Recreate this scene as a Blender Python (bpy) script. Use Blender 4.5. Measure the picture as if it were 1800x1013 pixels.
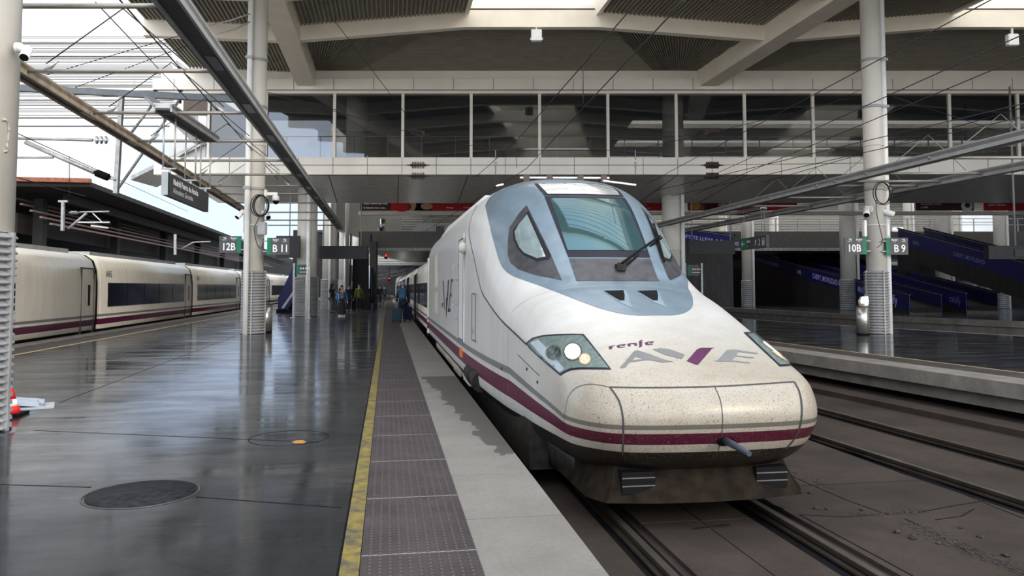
import bpy, bmesh, math, random
from mathutils import Vector, Matrix, Quaternion
from mathutils.bvhtree import BVHTree
from mathutils.geometry import delaunay_2d_cdt
random.seed(7)
PI = math.pi
SC = bpy.context.scene
for o in list(bpy.data.objects): bpy.data.objects.remove(o)
COL = SC.collection

# ------------------------------------------------------------------ camera
# world frame: X to the right across the tracks, Y along the tracks, Z up; platform top is z = 0
CAM_H, FPX = 1.55, 1340.0
PITCH, YAW = math.radians(3.1), math.radians(9.2686)
cam_d = bpy.data.cameras.new('camera'); cam = bpy.data.objects.new('camera', cam_d); COL.objects.link(cam)
cam_d.sensor_width = 36.0; cam_d.lens = FPX / 1800 * 36.0
cam_d.shift_x = 0.0; cam_d.shift_y = -(506.5 - 432.43) / 1800
cam_d.clip_end = 600
FW = Vector((math.sin(YAW) * math.cos(PITCH), math.cos(YAW) * math.cos(PITCH), math.sin(PITCH)))
RT = Vector((math.cos(YAW), -math.sin(YAW), 0)); UP = RT.cross(FW)
CP = Vector((0, 0, CAM_H))
cam.matrix_world = Matrix((RT, UP, -FW)).transposed().to_4x4()
cam.location = CP
SC.camera = cam

# ------------------------------------------------------------------ world, sun, exposure
W = bpy.data.worlds.new('sky'); SC.world = W; W.use_nodes = True
nt = W.node_tree; nt.nodes.clear()
wo = nt.nodes.new('ShaderNodeOutputWorld'); bg = nt.nodes.new('ShaderNodeBackground')
tc = nt.nodes.new('ShaderNodeTexCoord'); nz = nt.nodes.new('ShaderNodeTexNoise'); rp = nt.nodes.new('ShaderNodeValToRGB')
nz.inputs['Scale'].default_value = 2.2; nz.inputs['Detail'].default_value = 6
rp.color_ramp.elements[0].position = .42; rp.color_ramp.elements[0].color = (.64, .76, .95, 1)
rp.color_ramp.elements[1].position = .60; rp.color_ramp.elements[1].color = (1, .955, .88, 1)
nt.links.new(tc.outputs['Generated'], nz.inputs['Vector']); nt.links.new(nz.outputs['Fac'], rp.inputs['Fac'])
nt.links.new(rp.outputs['Color'], bg.inputs['Color'])
# the sky is brightest behind the photographer (thin cloud before the sun) and calmer beyond the station
dp = nt.nodes.new('ShaderNodeVectorMath'); dp.operation = 'DOT_PRODUCT'; dp.inputs[1].default_value = (.25, -.66, .71)
mr = nt.nodes.new('ShaderNodeMapRange'); mr.inputs[1].default_value = -.05; mr.inputs[2].default_value = .85; mr.inputs[3].default_value = 1.5; mr.inputs[4].default_value = 4.9
nt.links.new(tc.outputs['Generated'], dp.inputs[0]); nt.links.new(dp.outputs['Value'], mr.inputs[0]); nt.links.new(mr.outputs[0], bg.inputs['Strength'])
nt.links.new(bg.outputs[0], wo.inputs[0])
SC.view_settings.view_transform = 'Standard'; SC.view_settings.look = 'None'
SC.view_settings.gamma = 1; SC.view_settings.use_curve_mapping = False
SC.view_settings.exposure = -0.12
sun_d = bpy.data.lights.new('sun', 'SUN'); sun_d.energy = 1.3; sun_d.angle = math.radians(12); sun_d.color = (1, .84, .62)
sun = bpy.data.objects.new('sun', sun_d); COL.objects.link(sun)
sun.rotation_euler = Vector((-.46, .80, -.36)).to_track_quat('-Z', 'Y').to_euler()

# ------------------------------------------------------------------ materials
def new_mat(name):
    m = bpy.data.materials.new(name); m.use_nodes = True
    return m, m.node_tree, m.node_tree.nodes['Principled BSDF']
def noise(nt, scale, detail=4, coord='Object', stretch=None, rough=.5):
    tc = nt.nodes.new('ShaderNodeTexCoord'); n = nt.nodes.new('ShaderNodeTexNoise')
    n.inputs['Scale'].default_value = scale; n.inputs['Detail'].default_value = detail; n.inputs['Roughness'].default_value = rough
    src = tc.outputs[coord]
    if stretch:
        mp = nt.nodes.new('ShaderNodeMapping'); mp.inputs['Scale'].default_value = stretch
        nt.links.new(src, mp.inputs[0]); src = mp.outputs[0]
    nt.links.new(src, n.inputs['Vector']); return n.outputs['Fac']
def ramp(nt, fac, stops):
    r = nt.nodes.new('ShaderNodeValToRGB'); e = r.color_ramp.elements
    while len(e) < len(stops): e.new(.5)
    for i, (p, c) in enumerate(stops):
        e[i].position = p; e[i].color = (c[0], c[1], c[2], 1) if hasattr(c, '__len__') else (c, c, c, 1)
    nt.links.new(fac, r.inputs['Fac']); return r.outputs['Color']
def math_n(nt, op, a, b=None, clamp=False):
    n = nt.nodes.new('ShaderNodeMath'); n.operation = op; n.use_clamp = clamp
    for i, v in enumerate((a, b)):
        if v is None: continue
        if isinstance(v, (int, float)): n.inputs[i].default_value = v
        else: nt.links.new(v, n.inputs[i])
    return n.outputs[0]
def mix(nt, fac, a, b, mode='MIX'):
    n = nt.nodes.new('ShaderNodeMix'); n.data_type = 'RGBA'; n.blend_type = mode
    for i, v in ((0, fac), (6, a), (7, b)):
        if isinstance(v, (int, float)): n.inputs[i].default_value = v
        elif isinstance(v, tuple): n.inputs[i].default_value = (v[0], v[1], v[2], 1)
        else: nt.links.new(v, n.inputs[i])
    return n.outputs[2]
def bump(nt, b, height, strength=.3, dist=.01):
    n = nt.nodes.new('ShaderNodeBump'); n.inputs['Strength'].default_value = strength; n.inputs['Distance'].default_value = dist
    nt.links.new(height, n.inputs['Height']); nt.links.new(n.outputs[0], b.inputs['Normal'])
MATS = {}
def mat(name, col=(.5, .5, .5), rough=.5, metal=0, var=.12, scale=3., emit=None, estr=0, spec=.28, coat=0, stretch=None):
    if name in MATS: return MATS[name]
    m, nt, b = new_mat(name)
    f = noise(nt, scale, 5, stretch=stretch)
    lo = tuple(c * (1 - var) for c in col); hi = tuple(min(1, c * (1 + var)) for c in col)
    nt.links.new(ramp(nt, f, [(.3, lo), (.7, hi)]), b.inputs['Base Color'])
    b.inputs['Roughness'].default_value = rough; b.inputs['Metallic'].default_value = metal
    b.inputs['Specular IOR Level'].default_value = spec; b.inputs['Coat Weight'].default_value = coat
    if emit: b.inputs['Emission Color'].default_value = (*emit, 1); b.inputs['Emission Strength'].default_value = estr
    MATS[name] = m; return m

# ------------------------------------------------------------------ mesh helpers
def obj(name, bm, material, parent=None, smooth=False, loc=None, rot=None):
    me = bpy.data.meshes.new(name)
    if isinstance(bm, bmesh.types.BMesh):
        bm.to_mesh(me); bm.free()
    else:
        me.from_pydata(bm[0], [], bm[1]); me.update()
    o = bpy.data.objects.new(name, me); COL.objects.link(o)
    for m in (material if isinstance(material, (list, tuple)) else [material]): me.materials.append(m)
    if smooth: me.shade_smooth()
    if parent: o.parent = parent
    if loc: o.location = loc
    if rot: o.rotation_euler = rot
    return o
def tag(o, label, cat, group=None, kind=None):
    o['label'] = label; o['category'] = cat
    if group: o['group'] = group
    if kind: o['kind'] = kind
    return o
def empty(name, loc=(0, 0, 0), rz=0):
    o = bpy.data.objects.new(name, None); COL.objects.link(o); o.location = loc; o.rotation_euler = (0, 0, rz); o.empty_display_size = .2
    return o
def thing(name, label, cat, loc=(0, 0, 0), rz=0, group=None): return tag(empty(name, loc, rz), label, cat, group)
def struct(name, bm, m, smooth=False):
    o = obj(name, bm, m, smooth=smooth); o['kind'] = 'structure'; return o
def copy_tree(o, parent=None):
    c = o.copy(); COL.objects.link(c)
    if parent: c.parent = parent
    for ch in list(o.children): copy_tree(ch, c)
    return c
def BM(): return bmesh.new()
def box(bm, x0, x1, y0, y1, z0, z1, M=None, mi=0):
    vs = [bm.verts.new(Vector(p) if M is None else M @ Vector(p)) for p in
          ((x0, y0, z0), (x1, y0, z0), (x1, y1, z0), (x0, y1, z0), (x0, y0, z1), (x1, y0, z1), (x1, y1, z1), (x0, y1, z1))]
    for f in ((3, 2, 1, 0), (4, 5, 6, 7), (0, 1, 5, 4), (1, 2, 6, 5), (2, 3, 7, 6), (3, 0, 4, 7)):
        fc = bm.faces.new([vs[i] for i in f]); fc.material_index = mi
    return vs
def frame_of(a, b, up=Vector((0, 0, 1))):
    d = (b - a).normalized()
    s = d.cross(up)
    if s.length < 1e-4: s = d.cross(Vector((1, 0, 0)))
    s.normalize(); return d, s, s.cross(d).normalized()
def bar(bm, a, b, w, h=None, mi=0, up=Vector((0, 0, 1))):
    """rectangular bar from a to b"""
    a, b = Vector(a), Vector(b); h = h or w; d, s, u = frame_of(a, b, up)
    vs = [bm.verts.new(p + s * sx * w / 2 + u * sz * h / 2) for p in (a, b) for sx, sz in ((-1, -1), (1, -1), (1, 1), (-1, 1))]
    for f in ((3, 2, 1, 0), (4, 5, 6, 7), (0, 1, 5, 4), (1, 2, 6, 5), (2, 3, 7, 6), (3, 0, 4, 7)):
        bm.faces.new([vs[i] for i in f]).material_index = mi
def tube(bm, pts, r, n=8, mi=0, radii=None, closed=False, cap=True):
    pts = [Vector(p) for p in pts]; rings = []
    s = None
    for i, p in enumerate(pts):
        if closed: d = pts[(i + 1) % len(pts)] - pts[i - 1]
        else: d = pts[min(i + 1, len(pts) - 1)] - pts[max(i - 1, 0)]
        d.normalize()
        if s is None:
            s = d.cross(Vector((0, 0, 1)))
            if s.length < 1e-3: s = d.cross(Vector((1, 0, 0)))
        s = (s - d * s.dot(d)).normalized(); u = d.cross(s)
        rr = radii[i] if radii else r
        rings.append([bm.verts.new(p + (s * math.cos(2 * PI * k / n) + u * math.sin(2 * PI * k / n)) * rr) for k in range(n)])
    m = len(rings)
    for i in range(m if closed else m - 1):
        A, B = rings[i], rings[(i + 1) % m]
        for k in range(n):
            f = bm.faces.new((A[k], A[(k + 1) % n], B[(k + 1) % n], B[k])); f.material_index = mi; f.smooth = True
    if cap and not closed:
        bm.faces.new(rings[0][::-1]).material_index = mi; bm.faces.new(rings[-1]).material_index = mi
def lathe(bm, prof, n=20, M=None, mi=0, cap=True):
    """prof: (radius, z) list, about local Z"""
    rings = []
    for r, z in prof:
        rings.append([bm.verts.new((M or Matrix()) @ Vector((r * math.cos(2 * PI * k / n), r * math.sin(2 * PI * k / n), z))) for k in range(n)])
    for A, B in zip(rings, rings[1:]):
        for k in range(n):
            f = bm.faces.new((A[k], A[(k + 1) % n], B[(k + 1) % n], B[k])); f.material_index = mi; f.smooth = True
    if cap:
        bm.faces.new(rings[0][::-1]).material_index = mi; bm.faces.new(rings[-1]).material_index = mi
def prism(bm, poly, z0, z1, M=None, mi=0):
    M = M or Matrix(); n = len(poly)
    A = [bm.verts.new(M @ Vector((x, y, z0))) for x, y in poly]; B = [bm.verts.new(M @ Vector((x, y, z1))) for x, y in poly]
    bm.faces.new(A[::-1]).material_index = mi; bm.faces.new(B).material_index = mi
    for i in range(n): bm.faces.new((A[i], A[(i + 1) % n], B[(i + 1) % n], B[i])).material_index = mi
def loft(bm, rings, mi=0, cap=True, closed=True, smooth=True):
    R = [[bm.verts.new(p) for p in r] for r in rings]; n = len(R[0])
    for A, B in zip(R, R[1:]):
        for k in range(n if closed else n - 1):
            f = bm.faces.new((A[k], A[(k + 1) % n], B[(k + 1) % n], B[k])); f.material_index = mi; f.smooth = smooth
    if cap:
        bm.faces.new(R[0][::-1]).material_index = mi; bm.faces.new(R[-1]).material_index = mi
def text_mesh(body, size, bold=0.0, align='CENTER', space=1.0):
    """returns (verts2d, faces) of a line of lettering"""
    cu = bpy.data.curves.new('lettering', 'FONT'); cu.body = body; cu.size = size; cu.align_x = align; cu.align_y = 'CENTER'
    cu.offset = bold; cu.space_character = space; cu.resolution_u = 3
    o = bpy.data.objects.new('lettering', cu); COL.objects.link(o)
    bpy.context.view_layer.update()
    me = bpy.data.meshes.new_from_object(o.evaluated_get(bpy.context.evaluated_depsgraph_get()))
    v = [(p.co.x, p.co.y) for p in me.vertices]; f = [tuple(p.vertices) for p in me.polygons]
    bpy.data.objects.remove(o); bpy.data.curves.remove(cu); bpy.data.meshes.remove(me)
    return v, f
def flat_text(body, size, origin, xdir, ydir, material, parent=None, name='lettering', bold=0, align='CENTER', space=1.0, xs=1.0, depth=0):
    v, f = text_mesh(body, size, bold, align, space)
    o, x, y = Vector(origin), Vector(xdir).normalized(), Vector(ydir).normalized()
    return obj(name, ([o + x * a * xs + y * b for a, b in v], f), material, parent)
def smooth_by_angle(o, ang=35):
    me = o.data; me.shade_smooth()
    try: me.set_sharp_from_angle(angle=math.radians(ang))
    except Exception: pass
def HD(xc, d, z):
    """point by offset along the skewed cross direction xc, distance d along the heading of the hall grid, height z"""
    return Vector((xc * math.cos(YAW) + d * math.sin(YAW), -xc * math.sin(YAW) + d * math.cos(YAW), z))
# sight lines of the calibrated camera, used to survey positions of things in metres
def pray(x, y): return FW + RT * ((x - 900) / FPX) - UP * ((y - 432.43) / FPX)
def at_z(x, y, z): r = pray(x, y); return CP + r * ((z - CAM_H) / r.z)
def at_x(x, y, X): r = pray(x, y); return CP + r * (X / r.x)
def at_d(x, y, D): r = pray(x, y); return CP + r * (D / (r.x * math.sin(YAW) + r.y * math.cos(YAW)))
HR = (0, 0, -YAW)                                   # the hall's own grid is turned by YAW against the tracks
def to_hall(p): return Vector((p.x * math.cos(YAW) - p.y * math.sin(YAW), p.x * math.sin(YAW) + p.y * math.cos(YAW), p.z))
def hpx(x, y, D): return to_hall(at_d(x, y, D))
# ================================================================== the white high-speed power car
X0 = 2.83                     # centre line of its track
def cage_stations():
    S = []
    def st(Y, *wz, bow=0.0): S.append([(w, Y + bow * (1 - (w / 1.2) ** 2), z) for w, z in wz])
    S.append([(1.14, 6.84, .64), (1.05, 6.58, .70), (.88, 6.46, .715), (.68, 6.41, .72), (.5, 6.385, .72), (.25, 6.37, .72), (0, 6.36, .72)])
    st(7.15, (1.19, .72), (1.11, .82), (.97, .90), (.76, .94), (.55, .96), (.28, .975), (0, .98), bow=-.12)
    st(8.0, (1.27, .86), (1.19, 1.04), (1.02, 1.18), (.78, 1.24), (.55, 1.27), (.28, 1.285), (0, 1.29), bow=-.08)
    st(8.7, (1.31, .97), (1.23, 1.24), (1.06, 1.40), (.8, 1.46), (.55, 1.49), (.28, 1.51), (0, 1.515))
    st(9.15, (1.34, 1.03), (1.26, 1.33), (1.08, 1.49), (.76, 1.56), (.55, 1.60), (.28, 1.63), (0, 1.635))
    st(9.45, (1.37, 1.08), (1.29, 1.40), (1.13, 1.56), (.80, 1.72), (.57, 1.88), (.28, 1.93), (0, 1.945))
    st(10.0, (1.40, 1.2), (1.35, 1.50), (1.20, 1.72), (.96, 2.10), (.63, 2.33), (.3, 2.40), (0, 2.42))
    st(10.6, (1.43, 1.33), (1.40, 1.64), (1.28, 1.98), (1.07, 2.48), (.68, 2.79), (.32, 2.86), (0, 2.87))
    st(11.2, (1.45, 1.5), (1.44, 1.95), (1.36, 2.32), (1.15, 2.79), (.72, 3.06), (.35, 3.12), (0, 3.14))
    st(12.0, (1.47, 1.9), (1.46, 2.3), (1.40, 2.62), (1.19, 3.02), (.78, 3.25), (.38, 3.31), (0, 3.32))
    st(13.0, (1.49, 2.38), (1.46, 2.6), (1.39, 2.82), (1.2, 3.10), (.8, 3.31), (.4, 3.38), (0, 3.40))
    for Y in (14.0, 18.0, 25.2):
        st(Y, (1.49, 2.5), (1.46, 2.68), (1.38, 2.87), (1.19, 3.12), (.8, 3.33), (.4, 3.41), (0, 3.42))
    return S
def build_body_cage():
    bm = BM(); S = cage_stations(); V = {}
    def v(w, y, z, s):
        k = (round(w * s, 4), round(y, 4), round(z, 4))
        if k not in V: V[k] = bm.verts.new((w * s, y, z))
        return V[k]
    def quad(*p):
        p = [q for i, q in enumerate(p) if q not in p[:i]]
        if len(p) > 2 and not bm.faces.get(p): bm.faces.new(p)
    for s in (-1, 1):
        top = [[v(w, y, z, s) for w, y, z in st] for st in S]
        for A, B in zip(top, top[1:]):
            for k in range(6):
                q = (A[k], A[k + 1], B[k + 1], B[k]); quad(*(q if s < 0 else q[::-1]))
        # wall columns: back to front along the chine, then round the front edge
        cols = []
        for st in S[:0:-1]:
            w, y, z = st[0]
            lo = -.12 if y > 11.5 else -.10
            cols.append([(w, y, z), (w + .012, y, z * .72 + .06), (w + .02, y, .50 if y > 8 else .42), (w + .015, y, .25), (w - .0, y, .05), (w - .10, y, lo), (w - .45, y, lo - .06), (0, y, lo - .06)])
        F = [(1.14, 6.84), (1.05, 6.58), (.88, 6.46), (.68, 6.41), (.5, 6.385), (.25, 6.37), (0, 6.36)]
        for i, (w, y) in enumerate(F):
            tz = S[0][i][2]; c = 1.0 if i else .6
            sc = [0, -.08 * c, -.15 * c, -.11 * c, -.02 * c, .16, .5, .9]
            zz = [tz, tz - .12, .44, .27, .07, -.08, -.14, -.14]
            cols.append([(w * (1 - max(0, .10 * (k - 3))) if k < 7 else 0, y + sc[k], zz[k]) for k in range(8)])
            if i == 0: cols[-1] = [(w + (.03, .06, .085, .07, .03, -.1, -.4, 0)[k] if 0 < k < 7 else (w if k == 0 else 0), y + sc[k] * .4, zz[k]) for k in range(8)]
        cv = [[v(max(w, 0), y, z, s) for w, y, z in c] for c in cols]
        for A, B in zip(cv, cv[1:]):
            for k in range(7):
                q = (A[k], A[k + 1], B[k + 1], B[k]); quad(*(q[::-1] if s < 0 else q))
    # back end
    cr = bm.edges.layers.float.new('crease_edge')
    for s in (-1, 1):
        ch = [v(*S[i][0], s) for i in range(len(S))]
        for i, (a, b) in enumerate(zip(ch, ch[1:])):
            e = bm.edges.get((a, b))
            if e: e[cr] = .25 if i < 1 else (.8 if i < 9 else .45)
        for L in (4,):      # windscreen pillar edge
            ch = [v(*S[i][L], s) for i in range(4, 9)]
            for a, b in zip(ch, ch[1:]): bm.edges.get((a, b))[cr] = .35
        for a, b in zip([v(*S[4][k], s) for k in range(4, 7)], [v(*S[4][k], s) for k in range(5, 7)]):
            bm.edges.get((a, b))[cr] = .5
    bmesh.ops.recalc_face_normals(bm, faces=bm.faces)
    return bm
def catmull(pts, n=6, closed=False):
    out = []; m = len(pts)
    for i in range(m if closed else m - 1):
        p = [Vector(pts[(i + k) % m] if closed else pts[min(max(i + k, 0), m - 1)]) for k in (-1, 0, 1, 2)]
        for j in range(n):
            t = j / n
            out.append(tuple(.5 * ((2 * p[1]) + (p[2] - p[0]) * t + (2 * p[0] - 5 * p[1] + 4 * p[2] - p[3]) * t * t + (3 * p[1] - p[0] - 3 * p[2] + p[3]) * t ** 3)))
    if not closed: out.append(tuple(pts[-1]))
    return out
def stripes_material(name, base, nose=False, y_front=(7.0, 9.2)):
    m, nt, b = new_mat(name); L = nt.links
    tc = nt.nodes.new('ShaderNodeTexCoord'); sp = nt.nodes.new('ShaderNodeSeparateXYZ'); L.new(tc.outputs['Object'], sp.inputs[0])
    z, y = sp.outputs['Z'], sp.outputs['Y']
    if nose:
        t = nt.nodes.new('ShaderNodeMapRange'); t.inputs[1].default_value = y_front[0]; t.inputs[2].default_value = y_front[1]; t.clamp = True
        L.new(y, t.inputs[0]); t = t.outputs[0]
        zb = math_n(nt, 'ADD', math_n(nt, 'MULTIPLY', t, .065 - .125), .125)
        zt = math_n(nt, 'ADD', math_n(nt, 'MULTIPLY', t, .58 - .375), .375)
        u = math_n(nt, 'DIVIDE', math_n(nt, 'SUBTRACT', z, zb), math_n(nt, 'SUBTRACT', zt, zb))
    else: u = math_n(nt, 'DIVIDE', math_n(nt, 'SUBTRACT', z, .06), .52)
    u = math_n(nt, 'DIVIDE', math_n(nt, 'ADD', u, 1), 3, True)
    white = base; grey = (.17, .18, .19); purp = (.085, .004, .038); dark = (.012, .012, .014)
    def q(v): return (v + 1) / 3
    stops = [(0, dark), (q(0.0), white), (q(.29), purp), (q(.69), white), (q(.83), grey), (q(1.0), white)]
    r = nt.nodes.new('ShaderNodeValToRGB'); r.color_ramp.interpolation = 'CONSTANT'; e = r.color_ramp.elements
    while len(e) < len(stops): e.new(.5)
    for i, (p, c) in enumerate(stops): e[i].position = p; e[i].color = (*c, 1)
    L.new(u, r.inputs['Fac']); col = r.outputs['Color']
    # grime: soft streaks everywhere, dense insect specks on the front
    st = noise(nt, 3.0, 6, stretch=(1, 1.4, .25), rough=.6)
    col = mix(nt, math_n(nt, 'MULTIPLY', ramp(nt, st, [(.42, 0), (.75, 1)]), .6), col, (.78, .75, .68), 'MULTIPLY')
    if nose:
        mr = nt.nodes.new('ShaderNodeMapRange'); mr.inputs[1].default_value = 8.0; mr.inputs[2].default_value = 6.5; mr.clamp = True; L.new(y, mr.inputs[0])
        g = noise(nt, 130, 2, rough=.7); g2 = noise(nt, 46, 3, rough=.6)
        sp1 = ramp(nt, g, [(.57, 0), (.63, 1)]); sp2 = ramp(nt, g2, [(.62, 0), (.68, 1)])
        k = math_n(nt, 'MULTIPLY', math_n(nt, 'ADD', mr.outputs[0], .12), math_n(nt, 'MAXIMUM', sp1, sp2))
        col = mix(nt, math_n(nt, 'MULTIPLY', k, .75, True), col, (.16, .12, .08))
        col = mix(nt, math_n(nt, 'MULTIPLY', mr.outputs[0], 1.0), col, (.66, .60, .51), 'MULTIPLY')  # beige grime film, made darker to tone down the over-lit front
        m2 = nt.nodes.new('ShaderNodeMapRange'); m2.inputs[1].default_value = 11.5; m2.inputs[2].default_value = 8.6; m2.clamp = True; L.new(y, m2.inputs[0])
        col = mix(nt, m2.outputs[0], col, (.77, .77, .76), 'MULTIPLY')  # shade painted in: paint darkened towards the brightly lit nose
    L.new(col, b.inputs['Base Color']); b.inputs['Roughness'].default_value = .30
    b.inputs['Specular IOR Level'].default_value = .35; b.inputs['Coat Weight'].default_value = .07; b.inputs['Coat Roughness'].default_value = .12
    return m
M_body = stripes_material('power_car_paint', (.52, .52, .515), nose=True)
M_coach = stripes_material('coach_paint', (.74, .70, .61))
M_bluegrey = mat('blue_grey_paint', (.11, .15, .185), .33, var=.12, scale=5, coat=.25)
M_darkpanel = mat('dark_grey_panel', (.036, .036, .041), .4, var=.3, scale=9)
M_black = mat('black_rubber', (.005, .005, .006), .7, spec=.08)
M_seam = mat('panel_gap', (.03, .03, .032), .7)
M_glassframe = mat('window_frame', (.010, .010, .016), .5, spec=.15)
M_screen = mat('tinted_cab_glass', (.05, .10, .11), .03, metal=.55, var=.1, scale=1.5)
M_screen2 = mat('clear_cab_glass', (.30, .38, .40), .05, metal=.55, var=.15, scale=6)
M_grime_black = mat('grimy_underframe', (.02, .018, .016), .6, var=.5, scale=9, spec=.12)
M_skirt = mat('brown_grimy_plough', (.012, .009, .0065), .7, var=.5, scale=7, spec=.04)
M_grey_letter = mat('grey_lettering', (.12, .122, .125), .55)
M_purple = mat('purple_lettering', (.055, .008, .042), .5)
M_chrome = mat('bright_steel', (.6, .6, .6), .22, metal=1)
M_lensgrey = mat('lamp_housing', (.10, .13, .125), .25, var=.2, scale=20)
M_steelgrey = mat('grey_paint_metal', (.32, .33, .34), .4, var=.1)
M_whitepaint = mat('white_paint', (.78, .78, .76), .35, var=.06)

car = thing('power_car', 'white high-speed power car with blue-grey cockpit and purple stripe, nose towards the viewer', 'train', (X0, 0, 0))
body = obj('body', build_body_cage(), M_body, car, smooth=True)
md = body.modifiers.new('round', 'SUBSURF'); md.levels = md.render_levels = 3
bpy.context.view_layer.update()
dg = bpy.context.evaluated_depsgraph_get()
_me = bpy.data.meshes.new_from_object(body.evaluated_get(dg))
body.modifiers.clear(); body.data = _me; _me.name = 'body'; _me.shade_smooth()
_bt = bmesh.new(); _bt.from_mesh(_me); BODY = BVHTree.FromBMesh(_bt); _bt.free()
OFF = Vector((X0, 0, 0))
def cast(x, y):
    r = pray(x, y).normalized(); loc, nor, i, d = BODY.ray_cast(CP - OFF, r)
    return (loc, nor) if loc else (None, None)
def densify(poly, step, closed=True):
    out = []; n = len(poly)
    for i in range(n if closed else n - 1):
        a, b = Vector(poly[i]), Vector(poly[(i + 1) % n]); k = max(1, int((b - a).length / step))
        out += [tuple(a + (b - a) * j / k) for j in range(k)]
    if not closed: out.append(tuple(poly[-1]))
    return out
def tri_fill(poly, step):
    P = densify(poly, step); xs = [p[0] for p in P]; ys = [p[1] for p in P]
    def inside(x, y):
        c = False
        for i in range(len(poly)):
            (x1, y1), (x2, y2) = poly[i - 1][:2], poly[i][:2]
            if (y1 > y) != (y2 > y) and x < (x2 - x1) * (y - y1) / (y2 - y1) + x1: c = not c
        return c
    pts = [Vector(p[:2]) for p in P]; n = len(P)
    gx = min(xs)
    while gx < max(xs):
        gy = min(ys)
        while gy < max(ys):
            if inside(gx, gy) and all((gx - p[0]) ** 2 + (gy - p[1]) ** 2 > (step * .45) ** 2 for p in P): pts.append(Vector((gx, gy)))
            gy += step
        gx += step
    v, e, f, *_ = delaunay_2d_cdt(pts, [(i, (i + 1) % n) for i in range(n)], [], 0, 1e-6)
    v = [tuple(p) for p in v]; out = []
    for t in f:
        cx = sum(v[i][0] for i in t) / len(t); cy_ = sum(v[i][1] for i in t) / len(t)
        if inside(cx, cy_): out.append(tuple(t))
    return v, out
def surf_patch(name, v2, faces, hit, eps, material, parent, mirror=False, clip=False, thick=True):
    bm = BM(); V = []
    for p in v2:
        loc, nor = hit(*p)
        V.append(bm.verts.new(loc + nor * eps) if loc else None)
    for f in faces:
        if all(V[i] is not None for i in f):
            try: bm.faces.new([V[i] for i in f]).smooth = True
            except ValueError: pass
    loose = [w for w in bm.verts if not w.link_faces]
    bmesh.ops.delete(bm, geom=loose, context='VERTS')
    if clip:
        bmesh.ops.bisect_plane(bm, geom=bm.verts[:] + bm.edges[:] + bm.faces[:], plane_co=(0, 0, 0), plane_no=(1, 0, 0), clear_outer=True)
        dup = bmesh.ops.duplicate(bm, geom=bm.verts[:] + bm.edges[:] + bm.faces[:])['geom']
        for w in dup:
            if isinstance(w, bmesh.types.BMVert): w.co.x *= -1
        bmesh.ops.remove_doubles(bm, verts=bm.verts, dist=.0005)
    if mirror:
        for w in bm.verts: w.co.x *= -1
    for f in bm.faces: f.normal_update()
    for f in bm.faces:      # face outwards
        loc, nor, i, d = BODY.find_nearest(f.calc_center_median())
        if nor and f.normal.dot(nor) < 0: f.normal_flip()
    return obj(name, bm, material, parent)
def px_patch(name, poly, eps, material, parent, step=4, mirror=False, clip=False, curve=False):
    if curve: poly = catmull(poly, 5, True)
    v, f = tri_fill(poly, step)
    return surf_patch(name, v, f, cast, eps, material, parent, mirror, clip)
def ribbon(name, pts, width, material, parent, eps=.004, mirror=False, closed=False):
    """a narrow band lying on the body along surveyed points (local to the car)"""
    bm = BM(); rows = []
    n = len(pts)
    for i, p in enumerate(pts):
        if closed: d = pts[(i + 1) % n] - pts[i - 1]
        else: d = pts[min(i + 1, n - 1)] - pts[max(i - 1, 0)]
        loc, nor, k, _ = BODY.find_nearest(p)
        s = d.cross(nor).normalized(); row = []
        for t in (-.5, .5):
            q, qn, *_ = BODY.find_nearest(loc + s * width * t); row.append(bm.verts.new((q + qn * eps) * 1.0))
        rows.append(row)
    for A, B in (list(zip(rows, rows[1:])) + ([(rows[-1], rows[0])] if closed else [])):
        f = bm.faces.new((A[0], A[1], B[1], B[0])); f.smooth = True
    if mirror:
        for w in bm.verts: w.co.x *= -1
    for f in bm.faces:
        f.normal_update(); loc, nor, i, d = BODY.find_nearest(f.calc_center_median())
        if nor.dot(f.normal) < 0: f.normal_flip()
    return obj(name, bm, material, parent)
def px_line(name, px, width, material, parent, eps=.004, step=4, curve=True, mirror=False, closed=False):
    if curve and len(px) > 2: px = catmull(px, 6, closed)
    pts = [cast(*p)[0] for p in densify(px, step, closed)]
    pts = [p for p in pts if p is not None]
    return ribbon(name, pts, width, material, parent, eps, mirror, closed)

# --- blue-grey cockpit surround: outline surveyed on the left half, mirrored
gl = [(853, 362), (862, 402), (872, 440), (882, 468), (899, 484), (930, 496), (966, 509), (1010, 526), (1053, 542), (1093, 552), (1125, 555.5)]
gw = [cast(*p)[0] for p in densify(catmull(gl, 4), 5, False)]; gw = [p for p in gw if p]
poly = [(p.x, p.y) for p in gw] + [(0, gw[-1].y), (0, 12.95), (-.6, 12.9), (-1.0, 12.7), (-1.18, 12.5)]
poly = [p for p in poly]
def down(x, y):
    loc, nor, i, d = BODY.ray_cast(Vector((x, y, 5)), Vector((0, 0, -1))); return (loc, nor) if loc else (None, None)
v, f = tri_fill(poly, .05)
surf_patch('cockpit_surround', v, f, down, .003, M_bluegrey, car, clip=True)
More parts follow.
